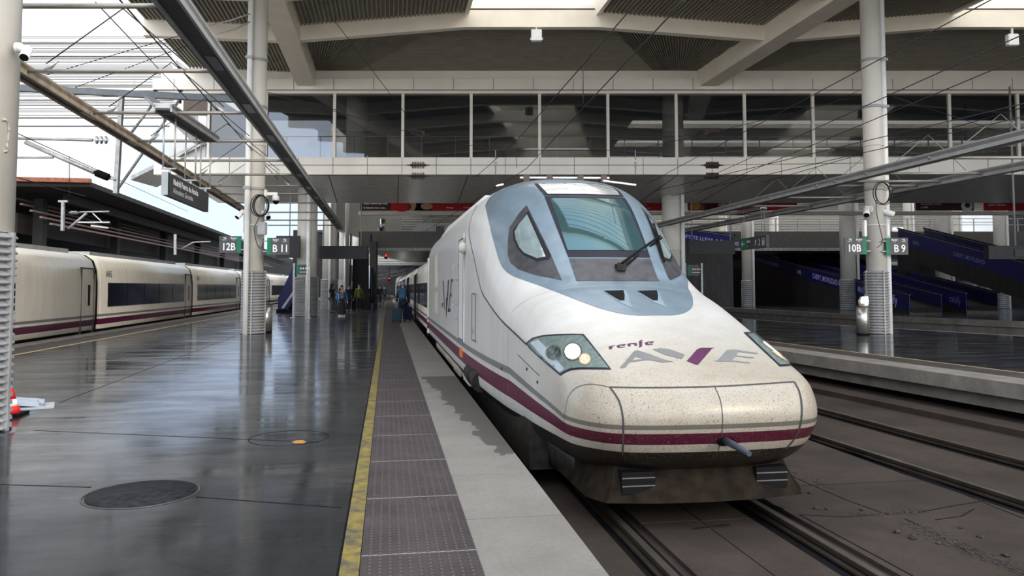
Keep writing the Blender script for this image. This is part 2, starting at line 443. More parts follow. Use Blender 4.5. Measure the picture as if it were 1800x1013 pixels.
# --- windscreen group
fr = px_patch('windscreen', [(957, 346), (1108, 346), (1148, 453), (999, 453)], .008, M_glassframe, car, 6, clip=True)
px_patch('pane', [(967, 349.5), (1106, 349.5), (1143, 441), (998, 441)], .012, M_screen, fr, 6, clip=True)
px_patch('lower_cockpit_panel', [(1000, 455), (1148, 455), (1158, 495), (1013.5, 495)], .008, M_darkpanel, car, 6, clip=True)
tp = px_patch('roof_lamp_window', [(939, 323.5), (1094, 321), (1109, 345), (957, 345)], .008, M_glassframe, car, 5, clip=True)
px_patch('pane', [(946, 324.5), (1090, 322), (1105, 342), (963, 342)], .013, mat('roof_lamp_glass', (.55, .56, .55), .08, metal=.6, var=.15, scale=8), tp, 5, clip=True)
M_lamp = mat('lit_lamp', (1, .95, .8), .4, emit=(1, .9, .7), estr=2.2)
def px_disc(cx_, cy_, rx, ry, n=16, a=0): return [(cx_ + rx * math.cos(2 * PI * k / n) * math.cos(a) - ry * math.sin(2 * PI * k / n) * math.sin(a), cy_ + rx * math.cos(2 * PI * k / n) * math.sin(a) + ry * math.sin(2 * PI * k / n) * math.cos(a)) for k in range(n)]
for cx_ in (1005, 1033): px_patch('lamp', px_disc(cx_, 333, 6.5, 3.6), .016, M_lamp, tp, 3)
# --- side windows in their dark quarter panels
for mr in (False, True):
    pn = px_patch('quarter_panel', [(926, 361), (912, 376), (896, 401), (893, 425), (893, 448), (898, 463), (912, 474), (940, 484), (988, 493.5), (978, 470), (968, 446), (948, 405)], .006, M_darkpanel, car, 4, mirror=mr)
    fr = px_patch('side_window', [(929, 372), (917, 388), (903, 405), (903, 421), (911, 438), (921, 449), (944, 460), (965, 456.5), (969, 450), (953, 420), (940, 394)], .012, M_glassframe, pn, 4, mirror=mr)
    px_patch('pane', [(927.5, 378), (914, 394), (906, 408), (907.5, 421), (914, 436), (923, 446), (945, 455.5), (960, 452.5), (948, 424), (936, 397)], .017, M_screen2, fr, 4, mirror=mr)
# --- intake vents on the hood
for dx, p in ((0, [(1058.5, 512), (1097.5, 509.5), (1104, 519), (1107, 531), (1111.5, 542.5), (1093, 534), (1075, 523)]), (58.5, [(1058.5, 511.5), (1096, 510.5), (1102, 520), (1107, 531), (1114, 542), (1093, 533), (1075, 523)])):
    vt = px_patch('intake_vent', [(x + dx, y) for x, y in p], .006, mat('lit_vent_flank', (.15, .20, .24), .4), car, 3)  # flat flank patch, painted lighter as if it caught the light
    px_patch('opening', [(x + dx, y) for x, y in [(1061.5, 512.5), (1096, 511.5), (1098, 520), (1097.5, 529.5), (1089, 529), (1077, 522)]], .010, M_black, vt, 3)
# --- headlights
def lit_lens():
    if 'lit_headlamp' in MATS: return MATS['lit_headlamp']
    m, nt, b = new_mat('lit_headlamp'); n = nt.nodes.new('ShaderNodeTexVoronoi'); tc = nt.nodes.new('ShaderNodeTexCoord'); n.inputs['Scale'].default_value = 75; nt.links.new(tc.outputs['Object'], n.inputs['Vector'])
    c = mix(nt, .5, (1, .95, .75), n.outputs['Color']); nt.links.new(c, b.inputs['Emission Color']); b.inputs['Emission Strength'].default_value = 1.1; b.inputs['Base Color'].default_value = (.3, .3, .28, 1); MATS['lit_headlamp'] = m; return m
HL = [(925, 603), (936.7, 594), (955, 589.7), (979.5, 588.2), (1007.6, 587.5), (1026, 588), (1036, 600), (1050, 618), (1063, 635), (1074.8, 650.5), (1055, 650.2), (1034.5, 650), (1018, 650), (1004, 651.5), (994, 655.5), (985.6, 661), (970, 647.5), (955, 634.6), (942, 623), (931, 612.6)]
cxm = sum(p[0] for p in HL) / len(HL); cym = sum(p[1] for p in HL) / len(HL)
HLi = [(cxm + (x - cxm) * .935, cym + (y - cym) * .905) for x, y in HL]
for mr in (False, True):
    h = px_patch('headlight', HL, .006, mat('headlight_frame', (.008, .008, .018), .4), car, 4, mirror=mr)
    px_patch('housing', HLi, .010, M_lensgrey, h, 4, mirror=mr)
    px_patch('reflector', [(934, 603), (948, 598), (962, 612), (978, 632), (994, 650), (986, 656), (968, 640), (950, 622)], .013, mat('pale_reflector', (.36, .42, .47), .2, metal=.4), h, 4, mirror=mr)
    for nm, cx_, cy_, r, mm in (('dark_lamp', 974, 622, 14, M_chrome), ('bright_lamp', 1008, 620.5, 16, M_chrome), ('small_lamp', 1029, 634, 10, mat('amber_lamp', (.45, .30, .2), .3))):
        l = px_patch(nm, px_disc(cx_, cy_, r, r), .016, mm, h, 4, mirror=mr)
        px_patch('lens', px_disc(cx_, cy_, r * .86, r * .86), .020, {'dark_lamp': mat('unlit_lens', (.07, .09, .085), .12, metal=.3, var=.8, scale=30), 'bright_lamp': lit_lens(), 'small_lamp': mat('amber_lens', (.6, .42, .3), .2, var=.5, scale=60)}[nm], l, 4, mirror=mr)
    gm = MATS.get('lens_cover')
    if not gm:
        gm, gnt, gb = new_mat('lens_cover'); gb.inputs['Transmission Weight'].default_value = 1; gb.inputs['IOR'].default_value = 1.1; gb.inputs['Roughness'].default_value = .03
        gb.inputs['Base Color'].default_value = (.93, .97, .96, 1); gb.inputs['Alpha'].default_value = .35; MATS['lens_cover'] = gm
    px_patch('cover_glass', HLi, .030, gm, h, 5, mirror=mr)
# --- panel seams of the nose
px_line('hatch_seam', [(1072, 681), (1088, 705), (1095, 735), (1095.5, 765), (1095, 786), (1094, 800)], .016, M_seam, car)
px_line('hatch_seam', [(1396, 671.5), (1405, 690), (1409, 715), (1407, 745), (1397, 770), (1380, 790)], .022, M_seam, car)
px_line('hatch_seam', [(1072, 681), (1130, 682), (1190, 681.5), (1256, 680), (1330, 676), (1396, 671.5)], .016, M_seam, car)
px_line('hatch_seam', [(1256, 680), (1266, 704), (1270, 735), (1268, 765), (1261, 800)], .007, M_seam, car)
px_line('hatch_seam', [(1072, 681), (1040, 676), (1015, 681), (1001, 695), (995, 715), (990, 750)], .006, M_seam, car)
px_line('nose_seam', [(896, 572), (897, 553), (915, 535), (945, 519), (985, 509), (1030, 504), (1090, 502), (1150, 505), (1218, 514)], .006, mat('light_seam', (.40, .44, .46), .5), car)
px_line('body_seam', [(893, 572), (893.5, 620), (893, 660), (896, 700), (897.5, 712)], .006, mat('faint_seam', (.20, .20, .21), .6), car)
gut = [(838, 362), (829, 382), (824.5, 405), (828, 430), (833, 452), (840, 485), (847, 513), (857, 530), (870, 549), (885, 567), (905, 586), (926, 606)]
px_line('side_gutter', gut, .022, M_seam, car)
px_line('side_gutter', gut, .022, M_seam, car, mirror=True)
px_line('access_slit', [(910, 623), (930, 643), (949, 661)], .008, M_seam, car)
for p in ((882, 648), (926.5, 649), (945, 672)): px_patch('socket', [(p[0] - 1.3, p[1] - 2.5), (p[0] + 1.3, p[1] - 2.5), (p[0] + 1.3, p[1] + 2.5), (p[0] - 1.3, p[1] + 2.5)], .004, M_seam, car, 3)
# --- lettering of the operator and the train name, painted on the hood
def zp(ox, oy, k, pts): return [(ox + x / k, oy + y / k) for x, y in pts]
Z1 = lambda pts: zp(1060, 585, 12.857, pts)
Z2 = lambda pts: zp(1190, 595, 12.0, pts)
for nm, P, mm in (
    ('letter_a', Z1([(370, 805), (560, 590), (700, 425), (770, 400), (1000, 470), (1400, 620), (1590, 658), (1320, 680), (1240, 655), (1050, 625), (980, 625), (930, 600), (740, 545), (590, 690), (500, 790), (440, 800)]), M_grey_letter),
    ('letter_a_bar', Z1([(620, 672), (670, 627), (930, 600), (985, 622)]), M_grey_letter),
    ('letter_v_arm', [(1147.1, 614.4), (1161, 612.8), (1172.8, 613.8), (1184.4, 616.9), (1203.9, 624.2), (1197.5, 631.7), (1190, 629.5), (1167.3, 623.9)], M_grey_letter),
    ('letter_v', Z2([(205, 485), (420, 240), (500, 205), (800, 205), (740, 220), (440, 565), (400, 560)]), M_purple),
    ('letter_e', Z2([(770, 475), (850, 475), (1050, 255), (1200, 240), (1320, 255), (1710, 318), (1690, 334), (1290, 290), (1245, 365), (1630, 405), (1610, 425), (1225, 385), (1150, 470), (1540, 512), (1525, 532), (1120, 490), (830, 490)]), M_grey_letter),
    ('small_letter_r', Z1([(125, 320), (190, 305), (290, 285), (205, 325), (212, 365), (145, 385)]), M_purple),
    ('small_letter_n', Z1([(550, 262), (610, 245), (690, 238), (760, 240), (775, 295), (715, 303), (700, 262), (615, 265), (630, 305), (572, 320)]), M_purple),
    ('small_letter_f', Z1([(810, 200), (880, 165), (905, 170), (870, 190), (880, 220), (910, 222), (880, 235), (885, 310), (830, 335), (800, 345), (820, 320)]), M_purple)):
    px_patch(nm, P, .0035, mm, car, 3)
for ox, oy in ((0, 0), (635, -64)):
    px_patch('small_letter_e', Z1([(x + ox, y + oy) for x, y in [(305, 300), (360, 280), (420, 268), (515, 268), (512, 285), (470, 303), (395, 310), (398, 300), (458, 290), (462, 280), (410, 282), (375, 300), (385, 330), (500, 322), (495, 333), (400, 348), (330, 345)]]), .0035, M_purple, car, 3)
# --- tow pin in the hatch
pk = cast(1278, 775)[0]; hole = px_patch('tow_socket', px_disc(1275, 776, 16, 8, 16, -.1), .006, M_black, car, 4)
bm = BM(); a = pk + Vector((0, .12, 0)); e_ = at_d(1317, 798, 6.05) - OFF
tube(bm, [a, a + (e_ - a) * .45, e_], .03, 12, radii=[.036, .030, .021]); obj('tow_pin', bm, mat('blue_grey_steel', (.03, .036, .05), .4, metal=.1), car)
# --- wiper
def on(x, y, eps):
    l, n_ = cast(x, y); return l + n_ * eps
bm = BM()
P0, P1 = on(1086, 472, .05), on(1152, 423, .09)
tube(bm, [P0, P1], .017, 8); tube(bm, [on(1096, 473, .05), on(1157, 424, .07)], .015, 8)
w = obj('wiper_arm', bm, M_black, car)
bm = BM(); box(bm, -.06, .06, -.05, .05, -.04, .04, Matrix.Translation(on(1090, 473, .03))); bm2 = None
for q in ((1086, 470), (1096, 472)):
    c = on(*q, .06); lathe(bm, [(.0, -.02), (.022, -.01), (.022, .012), (0, .02)], 10, Matrix.Translation(c), cap=False)
obj('pivot', bm, M_grime_black, w)
bm = BM(); tube(bm, [on(1144.5, 398, .05), on(1150, 418, .06), on(1156, 440, .055), on(1164, 464, .045)], .016, 6); obj('wiper_blade', bm, M_black, w)
# --- driver's door, rails, mirror, panels and lettering on the side wall
xs = 1.352
def side(px, py): p = at_x(px, py, X0 - 1.497); return p - OFF
def side_quad(name, quads, material, parent, eps=.004):
    bm = BM()
    for q in quads:
        vs = [bm.verts.new(Vector((-1.505 - eps, side(*p).y, side(*p).z))) for p in q]; bm.faces.new(vs)
    for f in bm.faces:
        f.normal_update()
        if f.normal.x > 0: f.normal_flip()
    return obj(name, bm, material, parent)
yd0, yd1 = side(816, 500).y, side(808.5, 500).y       # door edges along the car
def side_rect(bm, y0, y1, z0, z1, t=.01, x=-1.505, mi=0): box(bm, x - t, x, y0, y1, z0, z1, mi=mi)
bm = BM(); side_rect(bm, yd0, yd1, .62, 2.40, .012); dr = obj('cab_door', bm, mat('door_paint', (.60, .61, .62), .35, var=.05), car)
bm = BM()
for y in (yd0 - .015, yd1): side_rect(bm, y, y + .015, .60, 2.42, .016)
for z in (.60, 2.41): side_rect(bm, yd0, yd1, z, z + .012, .016)
obj('door_seal', bm, M_seam, dr)
bm = BM(); side_rect(bm, yd0 - .09, yd0 - .03, .60, 2.5, .012); obj('door_pillar', bm, mat('bright_white', (.62, .62, .62), .3), car)
for z0 in (.95, 1.68):
    bm = BM(); y = yd1 + .25; tube(bm, [(-1.50, y, z0), (-1.60, y, z0 + .02), (-1.60, y, z0 + .27), (-1.50, y, z0 + .29)], .013, 8); obj('grab_rail', bm, M_steelgrey, car)
bm = BM(); c = side(818, 436); lathe(bm, [(0, -.10), (.05, -.085), (.075, -.03), (.075, .03), (.05, .085), (0, .10)], 16, Matrix.Translation(Vector((-1.54, c.y, c.z))), cap=False); obj('mirror_pod', bm, mat('cream_pod', (.45, .43, .39), .4), car)
bm = BM()
yy = [side(765.5, 480).y, side(769.5, 480).y]
side_rect(bm, yy[1], yy[0], 1.55, 2.42, .008); obj('cream_panel', bm, mat('cream_panel', (.72, .66, .54), .4), car)
bm = BM(); side_rect(bm, yy[1], yy[0], .85, 1.42, .008); obj('lower_panel', bm, mat('faded_panel', (.62, .57, .47), .4), car)
y0_, y1_ = side(837, 530).y, side(831, 530).y
bm = BM()
for y in (y0_, y1_): side_rect(bm, y, y + .012, .72, 1.45, .008)
for z in (.72, 1.44): side_rect(bm, y0_, y1_, z, z + .012, .008)
obj('slot_outline', bm, M_seam, car)
c = side(833, 582); flat_text('6', .16, (-1.52, c.y, c.z), (0, -1, 0), (0, 0, 1), M_seam, car, 'number')
bm = BM(); c0, c1 = side(813.8, 600), side(810, 600); side_rect(bm, c0.y, c1.y, .30, .46, .02); obj('side_lamp', bm, mat('amber_marker', (.55, .16, .03), .3), car)
Z3 = lambda pts: zp(740, 400, 4.217, pts)
side_quad('side_letter_a', [Z3([(163, 395), (170, 395), (182, 615), (174, 600)]), Z3([(156, 560), (170, 560), (170, 575), (156, 600)])], M_grey_letter, car)
side_quad('side_letter_v', [Z3([(203, 392), (211, 390), (205, 480), (197, 520)]), Z3([(197, 480), (205, 480), (197, 600), (191, 685)]), Z3([(190, 520), (198, 520), (192, 685), (188, 620)])], M_purple, car)
side_quad('side_letter_e', [Z3([(226, 382), (232, 381), (212, 628), (203, 626)]), Z3([(228, 382), (242, 380), (240, 403), (228, 405)]), Z3([(220, 490), (234, 489), (232, 513), (218, 514)]), Z3([(206, 602), (226, 601), (223, 628), (203, 627)])], M_grey_letter, car)
# --- end joint of the power car, underframe boxes, bogies and roof gear
bm = BM()
for s in (-1, 1): box(bm, *sorted((s * 1.47, s * 1.53)), 25.0, 25.35, .0, 2.5)
obj('end_fairing', bm, stripes_material('end_fairing_paint', (.80, .74, .60)), car)
def rows_px(name, quads, material, depth=.25):
    for (xa, ya, xb, yb, h) in quads:
        A = at_x(xa, ya, X0 - 1.46) - OFF; B_ = at_x(xb, yb, X0 - 1.46) - OFF
        bm = BM(); y0, y1 = sorted((A.y, B_.y)); z = max(A.z, B_.z)
        box(bm, -1.46, -1.46 + depth, y0, y1, z - h, z)
        bmesh.ops.bevel(bm, geom=bm.edges[:], offset=.015, segments=2, affect='EDGES')
        obj(name, bm, material, car)
M_box = mat('cream_box', (.45, .42, .36), .5, var=.2, scale=5)
rows_px('underframe_box', [(767, 592, 781, 606, .30), (782, 607, 796, 622, .30), (797, 623, 807, 634, .32)], M_box)
rows_px('underframe_box', [(814.5, 633, 824.5, 644, .36)], mat('pale_box', (.6, .66, .68), .4))
for k in range(2):
    bm = BM(); a = at_x(830 + 9 * k, 653 + 9 * k, X0 - 1.42) - OFF
    tube(bm, [a, a - Vector((0, .55, .03))], .15, 16); obj('air_tank', bm, M_grime_black, car)
bm = BM(); box(bm, -1.30, 1.30, 8.2, 25.0, -.42, .1); obj('underframe', bm, M_grime_black, car)
# white side skirt ahead of the tanks is part of the body; bogie wheels
for yb in (11.6, 14.3, 20.9, 23.6):
    for s in (-1, 1):
        bm = BM(); Mx = Matrix.Translation((s * .75, yb, -.55 + .52)) @ Matrix.Rotation(PI / 2, 4, 'Y')
        lathe(bm, [(.08, -.08), (.52, -.07), (.52, .04), (.49, .05), (.2, .05), (.08, .08)], 28, Mx); obj('wheel', bm, M_grime_black, car)
# snow plough skirt
bm = BM()
def plough(w, yf, yb, z): return [(-w, yb, z), (-w * .98, yf + .32, z), (-w * .86, yf + .08, z), (-w * .45, yf, z), (0, yf - .03, z), (w * .45, yf, z), (w * .86, yf + .08, z), (w * .98, yf + .32, z), (w, yb, z), (w, yb + .02, z), (w * .8, yb + .3, z), (0, yb + .3, z), (-w * .8, yb + .3, z), (-w, yb + .02, z)]
loft(bm, [plough(.93, 6.62, 7.6, .02), plough(.95, 6.60, 7.6, -.08), plough(.99, 6.55, 7.7, -.2), plough(1.07, 6.48, 7.8, -.34)], smooth=False)
pl = obj('snow_plough', bm, M_skirt, car)
for s in (-1, 1):
    bm = BM(); box(bm, *sorted((s * .48, s * .78)), 6.552, 6.70, -.27, -.08, Matrix.Rotation(0, 4, 'X')); g = obj('grille_opening', bm, M_black, pl)
    bm = BM()
    for z in (-.20, -.13): bar(bm, (s * .48, 6.548, z), (s * .78, 6.548, z), .010)
    obj('grille_bar', bm, mat('dull_bar', (.09, .085, .08), .5), g)
# bogie shroud behind the plough on the platform side
bm = BM(); loft(bm, [[(-1.0, 7.4, -.10), (-1.0, 7.4, -.36), (-.7, 7.4, -.36), (-.7, 7.4, -.1)], [(-1.16, 8.3, .02), (-1.10, 8.3, -.38), (-.8, 8.3, -.38), (-.8, 8.3, .02)], [(-1.22, 9.5, .02), (-1.12, 9.5, -.40), (-.8, 9.5, -.40), (-.8, 9.5, .02)]]); obj('bogie_shroud', bm, mat('scuffed_shroud', (.022, .02, .02), .4, var=.5, scale=3, stretch=(1, 6, 1), spec=.2), car)
# roof gear: antennas and rails peeking over the cab roof
bm = BM()
for (xa, ya, xb, yb, D) in ((914, 312.5, 1071, 313, 13.2), (1060, 318, 1118, 325.5, 13.0), (872, 327, 885, 324, 13.6)):
    tube(bm, [at_d(xa, ya, D) - OFF, at_d(xb, yb, D) - OFF], .018, 6)
rg = obj('roof_rail', bm, M_whitepaint, car)
for px in (925, 966, 1020, 1061):
    bm = BM(); c = at_d(px, 311.5, 13.2) - OFF; box(bm, -.05, .05, -.04, .04, -.10, .03, Matrix.Translation(c)); obj('bracket', bm, mat('rusty_bracket', (.05, .035, .028), .6), rg)
bm = BM(); loft(bm, [[(-.9, 14.6, 3.05), (.9, 14.6, 3.05), (.8, 14.6, 3.25), (-.8, 14.6, 3.25)], [(-1.15, 15.6, 3.05), (1.15, 15.6, 3.05), (.85, 15.6, 3.45), (-.85, 15.6, 3.45)], [(-1.22, 24, 3.05), (1.22, 24, 3.05), (.95, 24, 3.46), (-.95, 24, 3.46)], [(-1.2, 25.1, 2.95), (1.2, 25.1, 2.95), (.9, 25.1, 3.1), (-.9, 25.1, 3.1)]], smooth=False); obj('roof_fairing', bm, M_whitepaint, car)
# ================================================================== passenger coaches
M_win = mat('dark_coach_glass', (.006, .008, .016), .12, spec=.3)
def coach_ring(y, s=1.0):
    P = [(-1.20, -.22), (-1.44, .02), (-1.475, .5), (-1.48, 1.2), (-1.47, 1.75), (-1.43, 2.15), (-1.32, 2.48), (-1.05, 2.68), (-.6, 2.76), (0, 2.79)]
    P = P + [(-x, z) for x, z in P[-2::-1]]
    return [(x * s, y, z if s == 1 else .9 + (z - .9) * s) for x, z in P]
def make_coach(L=13.16, win=(.75, 11.45), door=(11.75, 12.85), flip=False):
    t = thing('passenger_coach', '', 'train coach')
    bm = BM(); loft(bm, [coach_ring(.10, .97), coach_ring(.16), coach_ring(L - .16), coach_ring(L - .10, .97)]); b = obj('body', bm, M_coach, t)
    for f in b.data.polygons:
        if len(f.vertices) > 4: f.use_smooth = False
    bm = BM(); loft(bm, [coach_ring(-.06, .90), coach_ring(.12, .90)]); obj('gangway', bm, M_black, t)
    bm = BM(); loft(bm, [coach_ring(L - .14, 1.004), coach_ring(L + .02, 1.004)]); obj('end_seal', bm, M_black, t)
    for s in (-1, 1):
        bm = BM(); box(bm, *sorted((s * 1.40, s * 1.492)), win[0], win[1], .80, 1.74); bmesh.ops.bevel(bm, geom=[e for e in bm.edges], offset=.03, segments=2, affect='EDGES')
        w = obj('window_band', bm, M_win, t)
        bm = BM()
        for k in range(1, 5): y = win[0] + (win[1] - win[0]) * k / 5; box(bm, *sorted((s * 1.49, s * 1.494)), y - .03, y + .03, .82, 1.72)
        obj('window_divider', bm, M_black, w)
        bm = BM()
        for y in door: box(bm, *sorted((s * 1.42, s * 1.487)), y - .014, y + .014, -.02, 2.2)
        box(bm, *sorted((s * 1.36, s * 1.440)), door[0], door[1], 2.18, 2.22)
        d = obj('door', bm, M_seam, t)
        bm = BM(); m = (door[0] + door[1]) / 2 + .1; box(bm, *sorted((s * 1.40, s * 1.496)), m - .13, m + .13, .86, 1.68); bmesh.ops.bevel(bm, geom=[e for e in bm.edges], offset=.05, segments=2, affect='EDGES')
        obj('door_window', bm, M_win, d)
        bm = BM()
        for y, z, h in ((door[1] + .12, 1.1, .45), (door[1] + .1, 1.75, .25)): box(bm, *sorted((s * 1.40, s * 1.485)), y, y + .05, z, z + h)
        obj('notice', bm, M_grey_letter, t)
    bm = BM(); box(bm, -.8, .8, .8, L - .8, 2.72, 2.86); obj('roof_unit', bm, M_steelgrey, t)
    bm = BM(); box(bm, -1.1, 1.1, .2, L - .2, -.5, -.15); obj('underframe', bm, M_grime_black, t)
    for yb in (0.6,):
        for s in (-1, 1):
            bm = BM(); lathe(bm, [(.06, -.06), (.4, -.06), (.4, .04), (.1, .05)], 22, Matrix.Translation((s * .75, yb, -.145)) @ Matrix.Rotation(PI / 2, 4, 'Y')); obj('wheel', bm, M_grime_black, t)
    return t
c0 = make_coach()
def coach_letters(t, side=1):
    for nm, body_, y, c in (('letter_a', 'A', .62, M_grey_letter), ('letter_v', 'V', .80, M_purple), ('letter_e', 'E', 1.0, M_grey_letter)):
        flat_text(body_, .34, (1.475 * side, y * 1.1, 2.02), (0, 1, 0), (-.12 * side, 0, 1), c, t, nm, bold=.004, xs=.9)
coach_letters(c0, 1)
LBLS = ['cream coach with a tall narrow window in its door, nearest of the left train', 'cream coach of the left train with a long dark window left of the column', 'cream coach of the left train just behind the 12B sign', 'grey-lit coach of the left train seen between the two cream columns', 'farther coach of the left train, mostly behind the columns', 'farthest coach of the left train, deep under the station roof']
for k in range(6):
    c = c0 if k == 0 else copy_tree(c0)
    c.location = (-11.62, 16.0 + 13.42 * k - .1, 0); c['label'] = LBLS[k]; c['group'] = 'coaches of the left train'
# the near end coach is mostly blind: shorten its window
for ch in c0.children:
    if ch.name.startswith('window_band'):
        ch.data = ch.data.copy()
        for v_ in ch.data.vertices: v_.co.y = min(v_.co.y, 7.1)
        for g in ch.children:
            g.data = g.data.copy()
            for v_ in g.data.vertices: v_.co.y = min(v_.co.y, 7.05)
RL = ['pale coach coupled behind the white power car, with a dark window band', 'second coach behind the white power car, beside the boarding traveller', 'third coach behind the white power car, with open doors', 'fourth coach behind the power car, half way along the platform', 'distant coach of the near train, fifth from its nose', 'very distant coach of the near train, sixth from its nose', 'farthest visible coach of the near train before its rear dome']
for k in range(7):
    c = copy_tree(c0 if k == 99 else bpy.data.objects['passenger_coach.001']); c.location = (X0 + .02, 25.5 + 13.42 * k, 0); c['label'] = RL[k]; c['group'] = 'coaches of the near train'
    if k in (0, 1, 2, 3):       # opened plug door standing off the side
        bm = BM(); y = 11.3; box(bm, -1.62, -1.57, y - 1.2, y - .25, .05, 2.1); obj('open_door', bm, M_seam, c)
        bm = BM(); box(bm, -1.52, -1.47, 11.75, 12.85, .0, 2.15); obj('doorway', bm, M_black, c)
# rounded tail of the near train
bm = BM(); loft(bm, [[(x * min(s, 1), y, z * s + .4 * (1 - s)) for x, _, z in coach_ring(0)] for y, s in ((0, .75), (.5, .98), (1.2, 1.12), (3, 1.25), (12, 1.25))])
tag(obj('rear_power_car', bm, M_whitepaint, loc=(X0, 120.5, 0)), 'distant rounded white rear car at the end of the near train', 'train')
# rounded white nose of another train beyond the left coaches
bm = BM(); loft(bm, [[(x * s, y, 1.0 + (z - 1.0) * s) for x, _, z in coach_ring(0)] for y, s in ((-4.2, .05), (-3.8, .45), (-3, .75), (-1.6, .98), (0, 1.08), (10, 1.1))])
tag(obj('distant_train', bm, mat('silver_white', (.5, .53, .55), .3), loc=(at_d(500, 505, 100).x - 2.2, at_d(500, 505, 100).y, .25)), 'grey rounded train roof behind the navy stair panel at left', 'train')
# ================================================================== ground, platforms, tracks
def floor_material():
    m, nt, b = new_mat('polished_dark_floor'); L = nt.links
    big = noise(nt, .35, 5, rough=.6); fine = noise(nt, 9, 6, rough=.7); med = noise(nt, 1.6, 5, stretch=(1.6, .5, 1))
    col = mix(nt, big, (.007, .0075, .0085), (.017, .017, .018))
    col = mix(nt, math_n(nt, 'MULTIPLY', ramp(nt, fine, [(.5, 0), (.8, 1)]), .35), col, (.035, .033, .03))
    tc = nt.nodes.new('ShaderNodeTexCoord'); vo = nt.nodes.new('ShaderNodeTexVoronoi'); vo.feature = 'DISTANCE_TO_EDGE'; vo.inputs['Scale'].default_value = .22
    wn = nt.nodes.new('ShaderNodeTexNoise'); wn.inputs['Scale'].default_value = 1.1; wn.inputs['Detail'].default_value = 6
    L.new(tc.outputs['Object'], wn.inputs['Vector']); av = nt.nodes.new('ShaderNodeVectorMath'); av.operation = 'MULTIPLY_ADD'; av.inputs[1].default_value = (.9, .9, 0)
    L.new(wn.outputs['Color'], av.inputs[0]); L.new(tc.outputs['Object'], av.inputs[2]); L.new(av.outputs[0], vo.inputs['Vector'])
    crack = math_n(nt, 'MULTIPLY', ramp(nt, vo.outputs['Distance'], [(0, 1), (.0016, 0)]), .8)
    col = mix(nt, crack, col, (.008, .008, .008))
    L.new(col, b.inputs['Base Color']); b.inputs['Roughness'].default_value = .8; b.inputs['Specular IOR Level'].default_value = .1
    hgt = math_n(nt, 'ADD', noise(nt, 2.2, 4, stretch=(.35, 2.6, 1)), math_n(nt, 'MULTIPLY', fine, .10))
    bump(nt, b, hgt, .07, .02)
    # polish: a glossy film that shows at grazing angles, duller where the floor is worn
    gl = nt.nodes.new('ShaderNodeBsdfGlossy'); L.new(ramp(nt, noise(nt, 1.3, 5, stretch=(.5, 2.2, 1)), [(.35, .07), (.65, .17)]), gl.inputs['Roughness']); gl.inputs['Color'].default_value = (.92, .95, 1, 1)
    bn = nt.nodes.new('ShaderNodeBump'); bn.inputs['Strength'].default_value = .06; bn.inputs['Distance'].default_value = .02; L.new(hgt, bn.inputs['Height']); L.new(bn.outputs[0], gl.inputs['Normal'])
    lw = nt.nodes.new('ShaderNodeLayerWeight'); lw.inputs['Blend'].default_value = .5
    wear = ramp(nt, noise(nt, 1.1, 7, stretch=(.7, 1.5, 1), rough=.7), [(.32, .62), (.62, 1.0)])
    fr_ = math_n(nt, 'ADD', math_n(nt, 'MULTIPLY', math_n(nt, 'POWER', lw.outputs['Facing'], 6.2), wear), .010, True)
    ms = nt.nodes.new('ShaderNodeMixShader'); L.new(fr_, ms.inputs[0]); L.new(b.outputs[0], ms.inputs[1]); L.new(gl.outputs[0], ms.inputs[2])
    L.new(ms.outputs[0], nt.nodes['Material Output'].inputs[0])
    return m
M_floor = floor_material()
def concrete(name, col, var=.25, rough=.85, scale=2.0, stain=None):
    m, nt, b = new_mat(name); n1 = noise(nt, scale, 8, rough=.65); n2 = noise(nt, scale * 22, 4, rough=.7)
    c = ramp(nt, n1, [(.3, tuple(x * (1 - var) for x in col)), (.72, tuple(x * (1 + var) for x in col))])
    c = mix(nt, math_n(nt, 'MULTIPLY', ramp(nt, n2, [(.45, 0), (.75, 1)]), .35), c, tuple(x * .45 for x in col))
    if stain: c = mix(nt, stain(nt), c, tuple(x * .42 for x in col))
    nt.links.new(c, b.inputs['Base Color']); b.inputs['Roughness'].default_value = rough; b.inputs['Specular IOR Level'].default_value = .12
    bump(nt, b, n2, .25, .006); return m
def wet_stain(nt):      # the dark wet patch along the platform edge beside the nose
    tc = nt.nodes.new('ShaderNodeTexCoord'); sp = nt.nodes.new('ShaderNodeSeparateXYZ'); nt.links.new(tc.outputs['Object'], sp.inputs[0])
    n = noise(nt, 4.5, 5, stretch=(1, .7, 1)); x = sp.outputs['X']; y = sp.outputs['Y']
    edge = math_n(nt, 'ADD', math_n(nt, 'MULTIPLY', math_n(nt, 'SUBTRACT', y, 7.0), -.065), 1.02)
    w = math_n(nt, 'SUBTRACT', x, math_n(nt, 'ADD', edge, math_n(nt, 'MULTIPLY', math_n(nt, 'SUBTRACT', n, .5), .45)))
    a = math_n(nt, 'GREATER_THAN', w, 0); lo = math_n(nt, 'GREATER_THAN', math_n(nt, 'ADD', y, math_n(nt, 'MULTIPLY', n, .5)), 7.3)
    hi = math_n(nt, 'LESS_THAN', y, 13.4)
    return math_n(nt, 'MULTIPLY', math_n(nt, 'MULTIPLY', a, lo), hi)
M_coping = concrete('platform_coping', (.145, .136, .125), .14, .8, 1.5, wet_stain)
M_conc = concrete('old_concrete', (.16, .148, .135), .3)
M_slab = concrete('track_slab', (.033, .026, .022), .35, .85, .9)
M_ballast = concrete('dark_grit', (.035, .032, .03), .5, .95, 6)
def yellow_material():
    m, nt, b = new_mat('worn_yellow'); n = noise(nt, 7, 8, rough=.7)
    nt.links.new(ramp(nt, n, [(.38, (.045, .042, .032)), (.5, (.11, .085, .022)), (.66, (.19, .14, .02))]), b.inputs['Base Color']); b.inputs['Roughness'].default_value = .6; return m
M_yellow = yellow_material()
